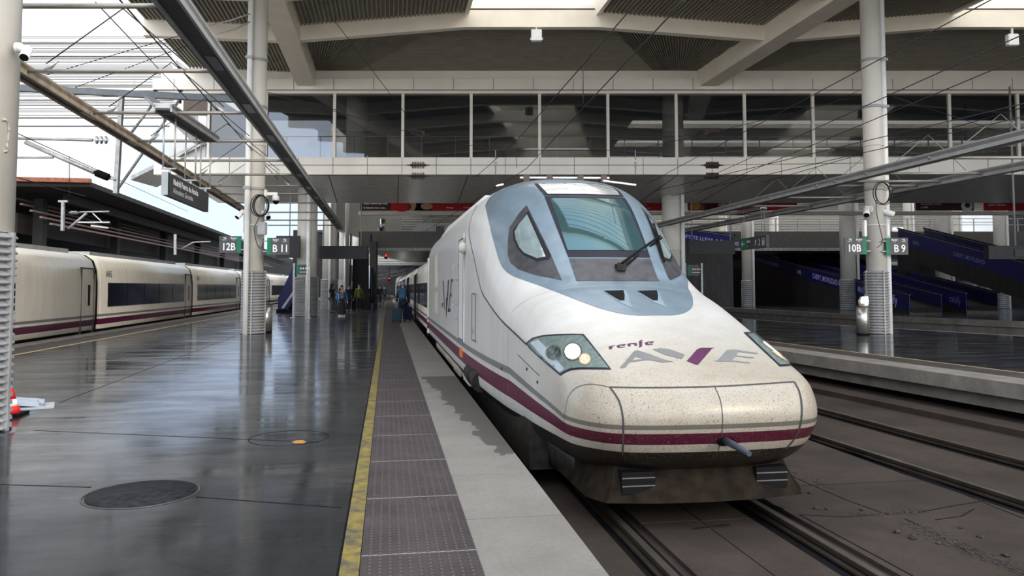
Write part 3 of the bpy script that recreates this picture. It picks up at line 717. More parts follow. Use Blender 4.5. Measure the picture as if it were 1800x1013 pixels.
def tactile_material():
    m, nt, b = new_mat('ribbed_paving'); tc = nt.nodes.new('ShaderNodeTexCoord'); sp = nt.nodes.new('ShaderNodeSeparateXYZ'); nt.links.new(tc.outputs['Object'], sp.inputs[0])
    def cell(o, p): return math_n(nt, 'ABSOLUTE', math_n(nt, 'SUBTRACT', math_n(nt, 'FRACT', math_n(nt, 'DIVIDE', o, p)), .5))
    cx_, cy_ = cell(sp.outputs['X'], .056), cell(sp.outputs['Y'], .052)
    r = math_n(nt, 'POWER', math_n(nt, 'ADD', math_n(nt, 'POWER', cx_, 2), math_n(nt, 'MULTIPLY', math_n(nt, 'POWER', cy_, 2), .55)), .5)
    h = math_n(nt, 'SUBTRACT', 1, math_n(nt, 'MULTIPLY', math_n(nt, 'SUBTRACT', r, .17), 9, True), True)
    j = math_n(nt, 'GREATER_THAN', cell(math_n(nt, 'SUBTRACT', sp.outputs['Y'], 5.16 - .6), 1.2), .4935)
    n = noise(nt, 3, 6)
    base = ramp(nt, n, [(.3, (.028, .023, .024)), (.7, (.048, .040, .040))])
    c = mix(nt, h, base, (.06, .05, .049)); c = mix(nt, j, c, (.17, .16, .15))
    nt.links.new(c, b.inputs['Base Color']); b.inputs['Roughness'].default_value = .62; b.inputs['Specular IOR Level'].default_value = .2
    bump(nt, b, h, 1.0, .008); return m
M_tact = tactile_material()
M_rail = mat('rail_steel', (.05, .042, .036), .38, metal=.6, var=.3)
M_railtop = mat('worn_rail_head', (.16, .14, .12), .3, metal=.8, var=.2)

bm = BM(); box(bm, -8.36, -.26, -4, 150, -.3, 0); struct('floor', bm, M_floor)
bm = BM()
for y in [5.16 + 1.2 * k for k in range(-8, 90)]: box(bm, .532, 1.19, y + .005, y + 1.195, -.24, 0)
struct('platform_coping', bm, M_coping)
bm = BM(); box(bm, .53, 1.15, -4, 150, -.9, -.012); struct('platform_wall', bm, M_conc)
bm = BM(); box(bm, -.135, .53, -4, 150, -.2, .004); struct('tactile_paving', bm, M_tact)
bm = BM(); box(bm, -.245, -.14, -4, 150, -.2, .003); struct('yellow_line', bm, M_yellow)
bm = BM(); box(bm, -.26, -.245, -4, 150, -.2, -.004); box(bm, -.14, -.135, -4, 150, -.2, -.004); struct('paving_gap', bm, M_black)
# far side of the same platform
bm = BM(); box(bm, -9.36, -8.44, -4, 150, -.2, .003); struct('tactile_paving', bm, M_tact)
bm = BM(); box(bm, -8.44, -8.36, -4, 150, -.2, .003); struct('yellow_line', bm, mat('yellow_paint', (.42, .33, .12), .6, var=.2))
bm = BM(); box(bm, -9.98, -9.36, -4, 150, -.3, .0); struct('platform_coping', bm, M_conc)
bm = BM(); box(bm, -60, 60, -9, 190, -1.2, -.64); struct('ground', bm, M_slab)
bm = BM(); box(bm, -220, 220, -220, -9, -1.2, -.66); box(bm, -220, -60, -9, 190, -1.2, -.66); struct('bounce_ground', bm, mat('pale_bounce_surface', (.52, .49, .44), .9, scale=.3))  # unseen ground, made pale to bounce light up into the hall roof
bm = BM(); box(bm, -60, -9.9, -6, 190, -.64, -.60); struct('track_bed', bm, M_ballast)
# floor joints
bm = BM()
for a, b_ in (((0, 852), (160, 857)), ((345, 874), (600, 893)), ((60, 757), (560, 778)), ((105, 708), (430, 585)), ((430, 585), (660, 552))):
    bar(bm, at_z(*a, .0005), at_z(*b_, .0005), .012, .003)
struct('floor_joint', bm, M_black)

# rails set in the concrete, with a slab between them
def track(name, pts, slab_w=None):
    bm = BM(); top = BM()
    for s in (-.745, .745):
        P = [Vector((x + s, y, 0)) for x, y in pts]
        for a, b_ in zip(P, P[1:]):
            for z0, z1, w, B in ((-.62, -.60, .16, bm), (-.60, -.58, .03, bm), (-.585, -.552, .07, bm), (-.552, -.548, .06, top)):
                bar(B, a + Vector((0, 0, (z0 + z1) / 2)), b_ + Vector((0, 0, (z0 + z1) / 2)), w, z1 - z0)
    t = thing(name, LBL[name][0], 'rails', (0, 0, 0))
    obj('rail', bm, M_rail, t); obj('rail_head', top, M_railtop, t)
    g = BM()
    for s in (-.745, .745):
        P = [Vector((x + s, y, -.6385)) for x, y in pts]
        for a, b_ in zip(P, P[1:]): bar(g, a, b_, .30, .004)
    obj('rail_groove', g, M_black, t); return t
LBL = {'train_track': ('pair of steel rails in dark concrete under the near white train',), 'empty_track': ('pair of dark steel rails on the empty track right of the nose',), 'siding_track': ('rails beneath the cream train at the left platform',)}
t1 = track('train_track', [(X0, -4), (X0, 150)])
TR2 = [(7.55, -4), (7.0, 6), (6.8, 10), (6.55, 16), (6.45, 24), (6.4, 150)]
t2 = track('empty_track', TR2); t2.name = 'empty_track'
t3 = track('siding_track', [(-11.6, -4), (-11.6, 150)])
# concrete panels between and beside the rails
bm = BM()
for y in [-2 + 4.4 * k for k in range(0, 14)]:
    box(bm, 2.30, 2.86, y, y + 4.38, -.64, -.60); box(bm, 2.88, 3.36, y, y + 4.38, -.64, -.605)
    box(bm, 1.30, 1.93, y, y + 4.38, -.64, -.61)
    box(bm, 3.80, 5.88, y + 1, y + 5.36, -.64, -.60)
struct('track_slab', bm, M_slab)
bm = BM()
for k in range(18): bar(bm, at_z(1218 + 3.6 * k, 932 - .4 * k, -.598), at_z(1221 + 3.6 * k, 929 - .4 * k, -.598), .02, .01)
tag(obj('drain_grate', bm, M_rail), 'small slotted drain grate between the rails in front of the train', 'drain')
# loose stones and debris in the pit
rs = random.Random(3); bm = BM()
def pebble(bm, p, s):
    b2 = bmesh.ops.create_icosphere(bm, subdivisions=1, radius=s, matrix=Matrix.Translation(p) @ Matrix.Rotation(rs.random() * 6, 4, 'Z') @ Matrix.Diagonal((1.4, 1, .6, 1)))['verts']
    for v in b2: v.co += Vector((rs.uniform(-1, 1), rs.uniform(-1, 1), rs.uniform(-1, 1))) * s * .25
for (xa, ya, xb, yb, n, sp_) in ((1590, 918, 1800, 1008, 420, 7), (1345, 815, 1470, 860, 120, 5), (1500, 905, 1625, 900, 150, 4)):
    for k in range(n):
        t = rs.random(); p = at_z(xa + (xb - xa) * t + rs.gauss(0, sp_), ya + (yb - ya) * t + rs.gauss(0, sp_ * .5), -.597); pebble(bm, p, rs.uniform(.004, .011))
o = obj('loose_gravel', bm, M_ballast); tag(o, 'dark loose gravel lying in the cracks of the track slab', 'gravel', kind='stuff')
for px, py, s in ((1435, 893, .05), (1515, 896, .04), (1406, 865, .045), (1423, 866, .04), (1453, 907 - 12, .03), (1605, 944, .07), (1577, 935, .05), (1723, 943, .045), (1768, 976, .05), (1649, 955, .035), (1690, 927, .04)):
    b1 = BM(); rs.seed(px); pebble(b1, at_z(px, py, -.598 + s * .2), s * .55)
    tag(obj('stone', b1, M_ballast), 'dark loose stone lying on the track slab right of the train', 'stone', 'loose stones on the track slab')

# right platform, its edge and face
EDGE = [(-4, 11.1), (6, 10.35), (10.7, 10.02), (13.2, 9.82), (16.7, 9.55), (25, 9.05), (45, 8.6), (150, 8.4)]
FAR = [(-4, 25.5), (6, 23.2), (14, 21.5), (21.1, 19.75), (30.7, 17.6), (45, 16.4), (150, 15.5)]
def lerp_tab(T, y):
    for (y0, v0), (y1, v1) in zip(T, T[1:]):
        if y <= y1: return v0 + (v1 - v0) * (y - y0) / (y1 - y0)
    return T[-1][1]
def strip(name, f0, f1, z0, z1, material, ys=(-4, 2, 6, 10.7, 13.2, 16.7, 21, 25, 30.7, 38, 45, 70, 110, 150)):
    bm = BM(); loft(bm, [[(f0(y), y, z0), (f1(y), y, z0), (f1(y), y, z1), (f0(y), y, z1)] for y in ys], smooth=False)
    return struct(name, bm, material)
E = lambda y: lerp_tab(EDGE, y)
Fq = lambda y: lerp_tab(FAR, y)
strip('platform_right', lambda y: E(y) + 1.5, Fq, -.3, 0, M_floor)
strip('tactile_paving', lambda y: E(y) + .72, lambda y: E(y) + 1.44, -.3, .003, M_tact)
strip('yellow_line', lambda y: E(y) + 1.44, lambda y: E(y) + 1.50, -.3, .003, mat('yellow_paint', (.42, .33, .12), .6))
strip('platform_coping', E, lambda y: E(y) + .72, -.25, 0, M_conc)
strip('platform_wall', lambda y: E(y) + .20, lambda y: E(y) + .9, -.50, -.27, M_conc)
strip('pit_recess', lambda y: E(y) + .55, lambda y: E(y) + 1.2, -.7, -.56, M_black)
strip('cable_ledge', lambda y: E(y) - .95, lambda y: E(y) - .45, -.64, -.54, M_slab)
strip('platform_edge_far', lambda y: Fq(y) - .02, lambda y: Fq(y) + .35, -.25, .002, M_conc)
# third platform
E3 = [(-4, 39), (12, 34), (30, 28.2), (36.3, 26.2), (54, 25), (150, 24)]
E3f = lambda y: lerp_tab(E3, y)
strip('platform_outer', lambda y: E3f(y) + .5, lambda y: 62, -.3, 0, M_floor)
strip('platform_coping', E3f, lambda y: E3f(y) + .5, -.28, .002, M_conc)
strip('platform_wall', lambda y: E3f(y) + .12, lambda y: E3f(y) + .5, -.7, -.30, M_conc)
t4 = track('empty_track', [(Fq(y) + 1.9 - (0 if y < 40 else 0), y) for y in (-4, 6, 14, 21, 30.7, 45, 150)]); t4['label'] = 'pair of rails in the dark pit behind the right platform'
# manhole covers
def manhole(cx_, cy_, r, label):
    t = thing('manhole_cover', label, 'manhole', at_z(cx_, cy_, 0))
    bm = BM(); lathe(bm, [(r * .93, .0), (r * .93, .006), (0, .006)], 48, cap=False); obj('lid', bm, mat('cast_iron', (.010, .010, .012), .7, var=.7, scale=14, spec=.15), t)
    bm = BM(); lathe(bm, [(r, .0), (r, .005), (r * .965, .005), (r * .965, .0)], 48, cap=False); obj('rim', bm, mat('iron_rim', (.05, .05, .05), .35, metal=.5), t)
manhole(250, 868, .41, 'large round cast iron manhole cover in the dark floor, bottom left')
t = thing('inspection_cover', 'faint round cover flush with the floor near the yellow line', 'manhole', at_z(508, 770, 0))
bm = BM(); lathe(bm, [(.40, 0), (.40, .002), (.39, .002), (.39, 0)], 40, cap=False); obj('rim', bm, M_black, t)
tag(obj('orange_mark', (([tuple(at_z(512 + dx, 777 + dy, .0025)) for dx, dy in ((0, 0), (8, -2.5), (20, -3), (27, 0), (20, 3), (6, 3))]), [tuple(range(6))]), mat('orange_paint', (.28, .13, .03), .7)), 'small orange paint mark on the floor inside a faint round cover', 'paint mark')

bm = BM()
for L_ in (((1405, 905), (1470, 940), (1535, 975), (1605, 1013)), ((1483, 789), (1560, 817), (1640, 846), (1720, 880), (1800, 912)), ((1308, 867), (1340, 880), (1378, 895)), ((1405, 905), (1480, 909), (1545, 905), (1620, 900), (1685, 888), (1735, 880)), ((1345, 815), (1420, 850), (1490, 880), (1560, 905)), ((1590, 912), (1640, 935), (1700, 970)), ((1645, 914), (1690, 908), (1712, 895))):
    for a, b_ in zip(L_, L_[1:]): bar(bm, at_z(*a, -.5985), at_z(*b_, -.5985), .014, .003)
struct('slab_joint', bm, M_black)
# ================================================================== hall roof, bridge, columns
M_cream = mat('cream_paint', (.62, .59, .53), .45, var=.08, scale=1.2)
M_beam = mat('beam_paint', (.86, .79, .67), .45, var=.05, scale=1.2)
M_white = mat('white_panel', (.86, .81, .72), .4, var=.06, scale=.7)
M_deck = mat('corrugated_deck', (.27, .25, .205), .5, var=.10, scale=1.5)
M_soffit = mat('glossy_grey_soffit', (.66, .64, .60), .25, var=.1, spec=.6)
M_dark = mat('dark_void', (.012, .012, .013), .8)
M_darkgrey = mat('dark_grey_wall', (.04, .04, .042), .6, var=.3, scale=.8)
def corrugate(bm, a, b, c, d, n, h=.06, up=Vector((0, 0, -1))):
    """sheet with ribs running a->c and b->d, n ribs from a to b"""
    a, b, c, d = map(Vector, (a, b, c, d)); rowA, rowC = [], []
    for i in range(n):
        for f, k in ((0, 0), (.35, 0), (.5, 1), (.85, 1)):
            t = (i + f) / n
            rowA.append(bm.verts.new(a.lerp(b, t) + up * h * k)); rowC.append(bm.verts.new(c.lerp(d, t) + up * h * k))
    rowA.append(bm.verts.new(b)); rowC.append(bm.verts.new(d))
    for i in range(len(rowA) - 1): bm.faces.new((rowA[i], rowA[i + 1], rowC[i + 1], rowC[i]))
def W(X, D, z):      # point on the track-parallel line at X, at heading distance D
    return Vector((X, (D - X * math.sin(YAW)) / math.cos(YAW), z))
BX = [-4.1, 15.8, 35.7]; TD = [12.7, 17.35, 22.0, 26.65, 31.3]
DF = TD[0]
zE, zM = 11.75, 12.35
for X in BX:
    bm = BM(); loft(bm, [[W(X - .45, D, 11.6), W(X + .45, D, 11.6), W(X + .45, D, 12.75), W(X - .45, D, 12.75)] for D in (2.0, 38.6)], smooth=False)
    struct('roof_beam', bm, M_beam)
def seg(bm, Xa, Xb, D, za, zb, h=.72, w=.35):
    a0, a1, b0, b1 = W(Xa, D - w / 2, 0), W(Xa, D + w / 2, 0), W(Xb, D - w / 2, 0), W(Xb, D + w / 2, 0)
    def up(p, z): return Vector((p.x, p.y, z))
    loft(bm, [[up(a0, za), up(a1, za), up(a1, za + h), up(a0, za + h)], [up(b0, zb), up(b1, zb), up(b1, zb + h), up(b0, zb + h)]], smooth=False)
BAYS = [(-4.1, 15.8), (15.8, 35.7), (35.7, 55.6)]
for D in TD:
    bm = BM()
    for xa, xb in BAYS:
        c = (xa + xb) / 2
        seg(bm, xa, c - 2.7, D, zE, zM); seg(bm, c - 2.7, c + 2.7, D, zM, zM); seg(bm, c + 2.7, xb, D, zM, zE)
    seg(bm, -10.1, -4.1, D, 12.0, zE); struct('roof_beam', bm, M_beam)
bm = BM()
for xa, xb in BAYS:
    c = (xa + xb) / 2
    for D0, D1 in zip(TD, TD[1:]):
        zt, zu = zE + .7, zM + .7
        corrugate(bm, W(xa, D0, zt), W(c - 2.7, D0, zu), W(xa, D1, zt), W(c - 2.7, D1, zu), 42, .09)
        corrugate(bm, W(c + 2.7, D0, zu), W(xb, D0, zt), W(c + 2.7, D1, zu), W(xb, D1, zt), 42, .09)
    # hipped end bay down to the top of the bridge
    zt, zu, zb = zE + .7, zM + .7, 12.55
    corrugate(bm, W(c - 2.7, 31.3, zu), W(xa + 2.5, 38.2, zb), W(c + 2.7, 31.3, zu), W(xb - 2.5, 38.2, zb), 40, .09)
    corrugate(bm, W(xa, 31.3, zt), W(c - 2.7, 31.3, zu), W(xa, 38.2, zb), W(xa + 2.5, 38.2, zb), 42, .09)
    corrugate(bm, W(c + 2.7, 31.3, zu), W(xb, 31.3, zt), W(xb - 2.5, 38.2, zb), W(xb, 38.2, zb), 42, .09)
for D0, D1 in zip(TD, TD[1:] + [38.2]): corrugate(bm, W(-10.1, D0, 12.75), W(-4.1, D0, 12.45), W(-10.1, D1, 12.75), W(-4.1, D1, 12.45), 34, .09)
struct('ceiling', bm, M_deck)
bm = BM()       # weathering skin above the deck so no sky leaks through
for xa, xb in BAYS:
    c = (xa + xb) / 2
    for q in ([W(xa, DF, 12.7), W(c - 2.7, DF, 13.25), W(c - 2.7, 31.3, 13.25), W(xa, 31.3, 12.7)], [W(c + 2.7, DF, 13.25), W(xb, DF, 12.7), W(xb, 31.3, 12.7), W(c + 2.7, 31.3, 13.25)], [W(xa, 31.3, 12.8), W(c - 2.7, 31.3, 13.2), W(c + 2.7, 31.3, 13.2), W(xb, 31.3, 12.8), W(xb, 44.5, 12.7), W(xa, 44.5, 12.7)]):
        bm.faces.new([bm.verts.new(p) for p in q])
bm.faces.new([bm.verts.new(p) for p in (W(-10.1, DF, 12.9), W(-4.1, DF, 12.9), W(-4.1, 38.2, 12.9), W(-10.1, 38.2, 12.9))])
struct('roof_covering', bm, M_darkgrey)
# skylights: white curbs and slats
for xa, xb in BAYS[:2]:
    c = (xa + xb) / 2; bm = BM()
    for s in (-2.7, 2.7): loft(bm, [[W(c + s - .08, D, zM + .5), W(c + s + .08, D, zM + .5), W(c + s + .08, D, zM + 1.5), W(c + s - .08, D, zM + 1.5)] for D in (DF, 31.4)], smooth=False)
    seg(bm, c - 2.7, c + 2.7, 31.5, zM + .6, zM + .6, .9, .1)
    struct('skylight_curb', bm, M_white)
    bm = BM()
    for k in range(41):
        D = DF + .2 + k * .45; a, b_ = W(c - 2.65, D, zM + 1.25), W(c + 2.65, D, zM + 1.25)
        v = [bm.verts.new(p + q) for p in (a, b_) for q in (Vector((0, 0, 0)), Vector((0, .10, .10)))]
        bm.faces.new((v[0], v[1], v[3], v[2]))
    struct('skylight_slats', bm, M_white)
# projectors under the roof
for px, py, D, lb in ((943, 62, 30.5, 'white square floodlight hanging under the middle of the roof'), (1779, 70, 29.5, 'white square floodlight under the roof at the right edge')):
    p = at_d(px, py, 31.2); t = thing('floodlight', lb, 'lamp', p, -YAW)
    bm = BM(); box(bm, -.22, .22, -.12, .12, -.26, .22); bmesh.ops.bevel(bm, geom=bm.edges[:], offset=.02, segments=2, affect='EDGES'); obj('housing', bm, M_whitepaint, t)
    bm = BM(); box(bm, -.04, .04, -.04, .04, .2, .48); box(bm, -.27, -.21, -.04, .04, -.2, -.12); box(bm, .21, .27, -.04, .04, -.2, -.12); obj('bracket', bm, M_cream, t)

# ---------------------------------------------------------------- glazed bridge across the tracks
DB = 38.0
hx = lambda px: (px - 900) / FPX * DB
xl, xr = hx(362), 46.0
def hbox(bm, x0, x1, d0, d1, z0, z1): box(bm, x0, x1, d0, d1, z0, z1)
def hs(name, bm, m): o = struct(name, bm, m); o.rotation_euler = HR; return o
bm = BM(); hbox(bm, hx(270), xr, DB - .25, DB + .3, 7.16, 8.02); hs('bridge_fascia', bm, M_white)
bm = BM()
for k in range(-6, 20):
    x = hx(585) + 3.44 * k
    for dx in (0, 1.72):
        if x + dx > xl: hbox(bm, x + dx - .015, x + dx + .015, DB - .256, DB - .25, 7.16, 8.02)
for k in range(-6, 28):
    x = hx(585) + 2.0 * k
    hbox(bm, x - .015, x + .015, DB - .306, DB - .3, 11.45, 12.0)
hs('panel_joints', bm, mat('joint_grey', (.22, .21, .2), .7))
bm = BM(); hbox(bm, hx(270), xr, DB - .15, DB + .4, 11.28, 11.42); hbox(bm, hx(265), xr, DB - .30, DB + .4, 11.45, 11.98); hbox(bm, hx(275), xr, DB + .0, DB + .5, 12.0, 12.6)
hs('bridge_cornice', bm, M_white)
bm = BM(); v = [(hx(300), DB - .2, 7.16), (xr, DB - .2, 7.16), (xr, 44, 6.42), (hx(300), 44, 6.42), (hx(300), DB - .2, 7.3), (xr, DB - .2, 7.3), (xr, 44, 7.3), (hx(300), 44, 7.3)]
vs = [bm.verts.new(p) for p in v]
for f in ((0, 1, 2, 3), (3, 2, 6, 7), (4, 5, 6, 7), (0, 3, 7, 4)): bm.faces.new([vs[i] for i in f])
hs('bridge_soffit', bm, M_soffit)
bm = BM()
for px in (577, 700, 823, 946, 1069, 1192, 1315, 1438, 1561, 1684):
    x = hx(px); xb = x + (38 * math.tan(0)) ; d = Vector((0, 0, 0))
    a = Vector((x, DB - .19, 7.155)); b_ = Vector((x + (-5.9 * math.tan(YAW)) , 44, 6.415)); bar(bm, a, b_, .03, .012)
hs('soffit_joint', bm, M_black)
bm = BM(); hbox(bm, xl, xr, DB, 44, 7.9, 8.02); hs('bridge_floor', bm, mat('bridge_floor_grey', (.2, .2, .2), .4))
bm = BM(); hbox(bm, xl, xr, 43.9, 44.0, 8.0, 9.05); hs('bridge_back_wall', bm, mat('back_parapet', (.42, .41, .39), .4))
bm = BM(); hbox(bm, xl, xr, 44.0, 44.2, 11.3, 12.7); hbox(bm, xl, xr, DB + .3, 44.1, 12.0, 12.1); hs('bridge_ceiling', bm, M_darkgrey)
def glass(name, col=(.75, .82, .84), a=.42, rough=.02):
    m, nt, b = new_mat(name); b.inputs['Base Color'].default_value = (.02, .025, .03, 1); b.inputs['Roughness'].default_value = rough
    b.inputs['Specular IOR Level'].default_value = 1.0; b.inputs['IOR'].default_value = 1.9
    b.inputs['Alpha'].default_value = a; return m
M_bglass = glass('bridge_glass', a=.38)
M_bglass2 = glass('back_glass', a=.35)
wn = 1
for k in range(-2, 12):
    x0 = hx(585) + 3.44 * k; x1 = x0 + 3.44
    if x1 < xl: continue
    bm = BM(); box(bm, max(x0, xl) + .06, x1 - .06, DB + .02, DB + .05, 8.02, 11.3)
    o = hs('window_%d' % wn, bm, M_bglass)
    bm = BM(); box(bm, x1 - .07, x1 + .07, DB - .08, DB + .08, 8.02, 11.3); f = obj('window_frame', bm, M_white, o)
    wn += 1
bm = BM(); box(bm, xl - .06, xl + .06, DB - .08, 44, 8.02, 11.3); hs('bridge_end_frame', bm, M_white)
bm = BM(); box(bm, xl, xr, 43.95, 43.98, 9.05, 11.3); hs('window_%d' % wn, bm, M_bglass2)
bm = BM()
for d in (DB + .5,):
    tube(bm, [(xl, d, 9.22), (xr, d, 9.22)], .03, 8)
    for k in range(-4, 26): x = hx(585) + 1.72 * k + .9; (x > xl) and box(bm, x - .02, x + .02, d - .02, d + .02, 8.0, 9.2)
o = obj('handrail', bm, M_steelgrey, rot=HR); tag(o, 'long grey handrail behind the glass of the bridge', 'railing')
for px, lb in ((1185, 'cream round pillar behind the middle glass of the bridge'), (625, 'cream round pillar behind the left glass of the bridge')):
    bm = BM(); lathe(bm, [(.55, 8.0), (.55, 12.0)], 24, Matrix.Translation((hx(px) * 1.06, DB + 2.2, 0))); o = obj('bridge_pillar', bm, M_cream, rot=HR); tag(o, lb, 'pillar')
# ---------------------------------------------------------------- columns
M_clad = mat('ribbed_cladding', (.26, .262, .262), .45, metal=.2, var=.1)
def column(p, top, label, r=.31, pipe=(.0, -.36), clad=2.1, ribs=22, pr=.09, name='column', group=None, detail=True, ce=.045):
    t = thing(name, label, 'column', (p.x, p.y, 0), -YAW, group)
    bm = BM(); lathe(bm, [(r, clad if clad else 0), (r, top)], 24)
    if detail:
        for z in (clad + 1.5, clad + 4.2): lathe(bm, [(r + .015, z), (r + .015, z + .05)], 24)
    obj('shaft', bm, M_cream, t)
    if clad:
        bm = BM(); R = r + ce
        n_ = ribs or 1; st = clad / n_; prof = []
        for k in range(n_): prof += [(R - .02, k * st), (R + .045, k * st + st * .25), (R + .045, k * st + st * .38), (R - .02, k * st + st * .98)]
        lathe(bm, prof if ribs else [(R, 0), (R, clad)], 16)
        for f_ in bm.faces: f_.smooth = False
        if ribs:
            for a in (-PI / 2, 0, PI, PI / 2): box(bm, -.022, .022, R - .02, R + .05, 0, clad, Matrix.Rotation(a + .15, 4, 'Z'))
        obj('cladding', bm, M_clad, t)
    if pipe is not None:
        bm = BM(); lathe(bm, [(pr, 0), (pr, top)], 14, Matrix.Translation((pipe[0], pipe[1], 0)))
        obj('downpipe', bm, M_whitepaint, t)
        if detail and top > 8:
            bm = BM()
            for z in (4.8, 7.6, 9.2): lathe(bm, [(r + .02, z), (r + .02, z + .09)], 20); box(bm, pipe[0] - pr - .03, pipe[0] + pr + .03, pipe[1] - pr - .03, pipe[1] + .1, z, z + .09)
            obj('clamp', bm, M_steelgrey, t)
    return t
def colp(px, D): return at_d(px, 505, D)
colA = column(Vector((-4.56, 9.15, 0)), 11.65, 'large cream pillar with ribbed grey base, cut by the left picture edge', r=.46, pipe=None, clad=2.15, ribs=26, detail=False, ce=.0)
colB = column(at_d(446, 505, 25.6), 11.6, 'cream column with ribbed base between the 12B and B11 signs', pipe=(-.13, -.40))
colC = column(at_d(539, 505, 41.0), 6.9, 'cream column behind the small standing sign, under the bridge', r=.52, pipe=(.22, -.60), ribs=26, pr=.11)
colD = column(at_d(1541, 505, 25.6), 11.6, 'cream column with ribbed base between the 10B and B9 signs', pipe=(.36, -.10))
colE = column(at_d(579, 505, 53), 9.5, 'cream double column left of the dark hanging board', r=.5, pipe=(.15, -.6), detail=False)
column(at_d(604, 505, 62), 9.5, 'cream column just left of the dark staircase', r=.4, pipe=(.2, -.5), ribs=0, detail=False)
column(at_d(627, 505, 70), 9.5, 'pale column rising behind the dark staircase', r=.4, pipe=None, ribs=0, detail=False)
column(at_d(1184, 505, 42.6), 6.75, 'stout cream column right of the train windscreen', r=.6, pipe=(.42, -.62), ribs=24, pr=.11)
for px, D, r, lb in ((1271, 72, .32, 'slim pale column behind the blue moving walkway, leftmost'), (1314, 60, .42, 'pale column with ribbed base below the hanging exit sign'), (1361, 74, .35, 'slim pale column behind the exit sign'), (1492, 52, .52, 'pale column just left of the 10B sign'), (1599, 66, .35, 'slim pale column right of the B9 sign'), (1659, 54, .5, 'pale column above the grey cabinets at right'), (1682, 66, .36, 'slim pale column beside the bright window at right'), (1760, 56, .4, 'pale column near the right picture edge')):
    column(at_d(px, 505, D), 9.5, lb, r=r, pipe=(r * .9, -r * .9), ribs=14, detail=False)
# ================================================================== hanging lighting frames over the platforms
M_galv = mat('galvanised_steel', (.33, .33, .32), .42, metal=.45, var=.2, scale=5)
M_channel = mat('weathered_channel', (.36, .29, .22), .5, var=.3, scale=4)
M_chdark = mat('dark_channel', (.05, .05, .052), .45, var=.2)
M_channel2 = mat('grey_channel', (.30, .30, .30), .45, var=.12)
M_wire = mat('dark_wire', (.02, .02, .02), .6)
M_tube = mat('pale_tube', (.24, .225, .20), .35, metal=.3, var=.12)
def channel(parent, a, b, w, h, side_m, under_m, name='light_channel', lights=True):
    d, s, u = frame_of(a, b); bm = BM()
    bar(bm, a + u * h * .35, b + u * h * .35, w, h * .7); bar(bm, a - s * (w / 2 - .02), b - s * (w / 2 - .02), .04, h); bar(bm, a + s * (w / 2 - .02), b + s * (w / 2 - .02), .04, h)
    o = obj(name, bm, side_m, parent)
    bm = BM(); bar(bm, a - u * h * .18, b - u * h * .18, w - .10, .03); obj('underside', bm, under_m, o)
    if lights:
        L = (b - a).length
        for t in [x / L for x in range(3, int(L) - 1, 3)]:
            bm = BM(); p = a.lerp(b, t) - u * (h * .18 + .018); q = p + d * .75; bar(bm, p, q, w * .45, .012); obj('diffuser', bm, mat('dull_diffuser', (.13, .13, .13), .3), o)
    return o
ZF = 5.05
fl = thing('lighting_frame', 'long hanging frame of light channels and cross tubes over the left platform', 'lighting frame', (-4.4, 20, ZF))
fl_off = Vector((-4.4, 20, ZF))
def pl_(p): return Vector(p) - fl_off
A0, A1 = at_z(20, 116, ZF), at_z(435, 374, ZF); B0, B1 = at_z(262, -50, ZF), at_z(598, 402, ZF)
channel(fl, pl_(A0), pl_(A1), .26, .16, M_channel, M_chdark, lights=True)
channel(fl, pl_(B0), pl_(B1), .34, .16, M_channel2, M_chdark, 'light_channel')
def on_line(P0, P1, D):
    f = lambda p: p.x * math.sin(YAW) + p.y * math.cos(YAW)
    return P0.lerp(P1, (D - f(P0)) / (f(P1) - f(P0)))
def rodx(t, a, b, r, m=None, name='cross_tube'): bm = BM(); tube(bm, [a, b], r, 8); return obj(name, bm, m or M_tube, t)
for i, yt in enumerate((2, 120, 195.5, 246, 281, 306, 326, 340, 356, 373, 387, 396)):
    D = (ZF - 1.55) * FPX / (505 - yt) ; D *= 1.0
    a = on_line(A0, A1, D) if D < 33 else on_line(A0, A1, D) + Vector((0, 0, 0)); b_ = on_line(B0, B1, D)
    if i == 0: a = on_line(A0, A1, D) + (b_ - on_line(A0, A1, D)) * .22
    rodx(fl, pl_(a), pl_(b_), .036 if i < 6 else .034)
    if 0 < i < 7:
        c = (a + b_) / 2 + Vector((0, 0, 1.03)); top = c
        for f in (.13, .82):
            q = a.lerp(b_, f); rodx(fl, pl_(q + Vector((0, 0, .12))), pl_(top), .010, M_wire, 'hanger_rod')
            bm = BM(); tube(bm, [pl_(q), pl_(q.lerp(top, .16))], .03, 8, radii=[.045, .012]); obj('rod_socket', bm, M_galv, fl)
nodes = [(on_line(A0, A1, 11 + 3 * k) + on_line(B0, B1, 11 + 3 * k)) / 2 + Vector((0, 0, 1.03)) for k in range(8)]
rodx(fl, pl_(nodes[0] + Vector((0, -3, .15))), pl_(nodes[-1]), .014, M_wire, 'support_cable')
# cable tray of the station name sign
s0, s1 = at_z(286, 190, ZF + .02), at_z(372, 246, ZF + .02)
channel(fl, pl_(s0), pl_(s1), .36, .14, M_galv, M_chdark, 'sign_tray', lights=False)
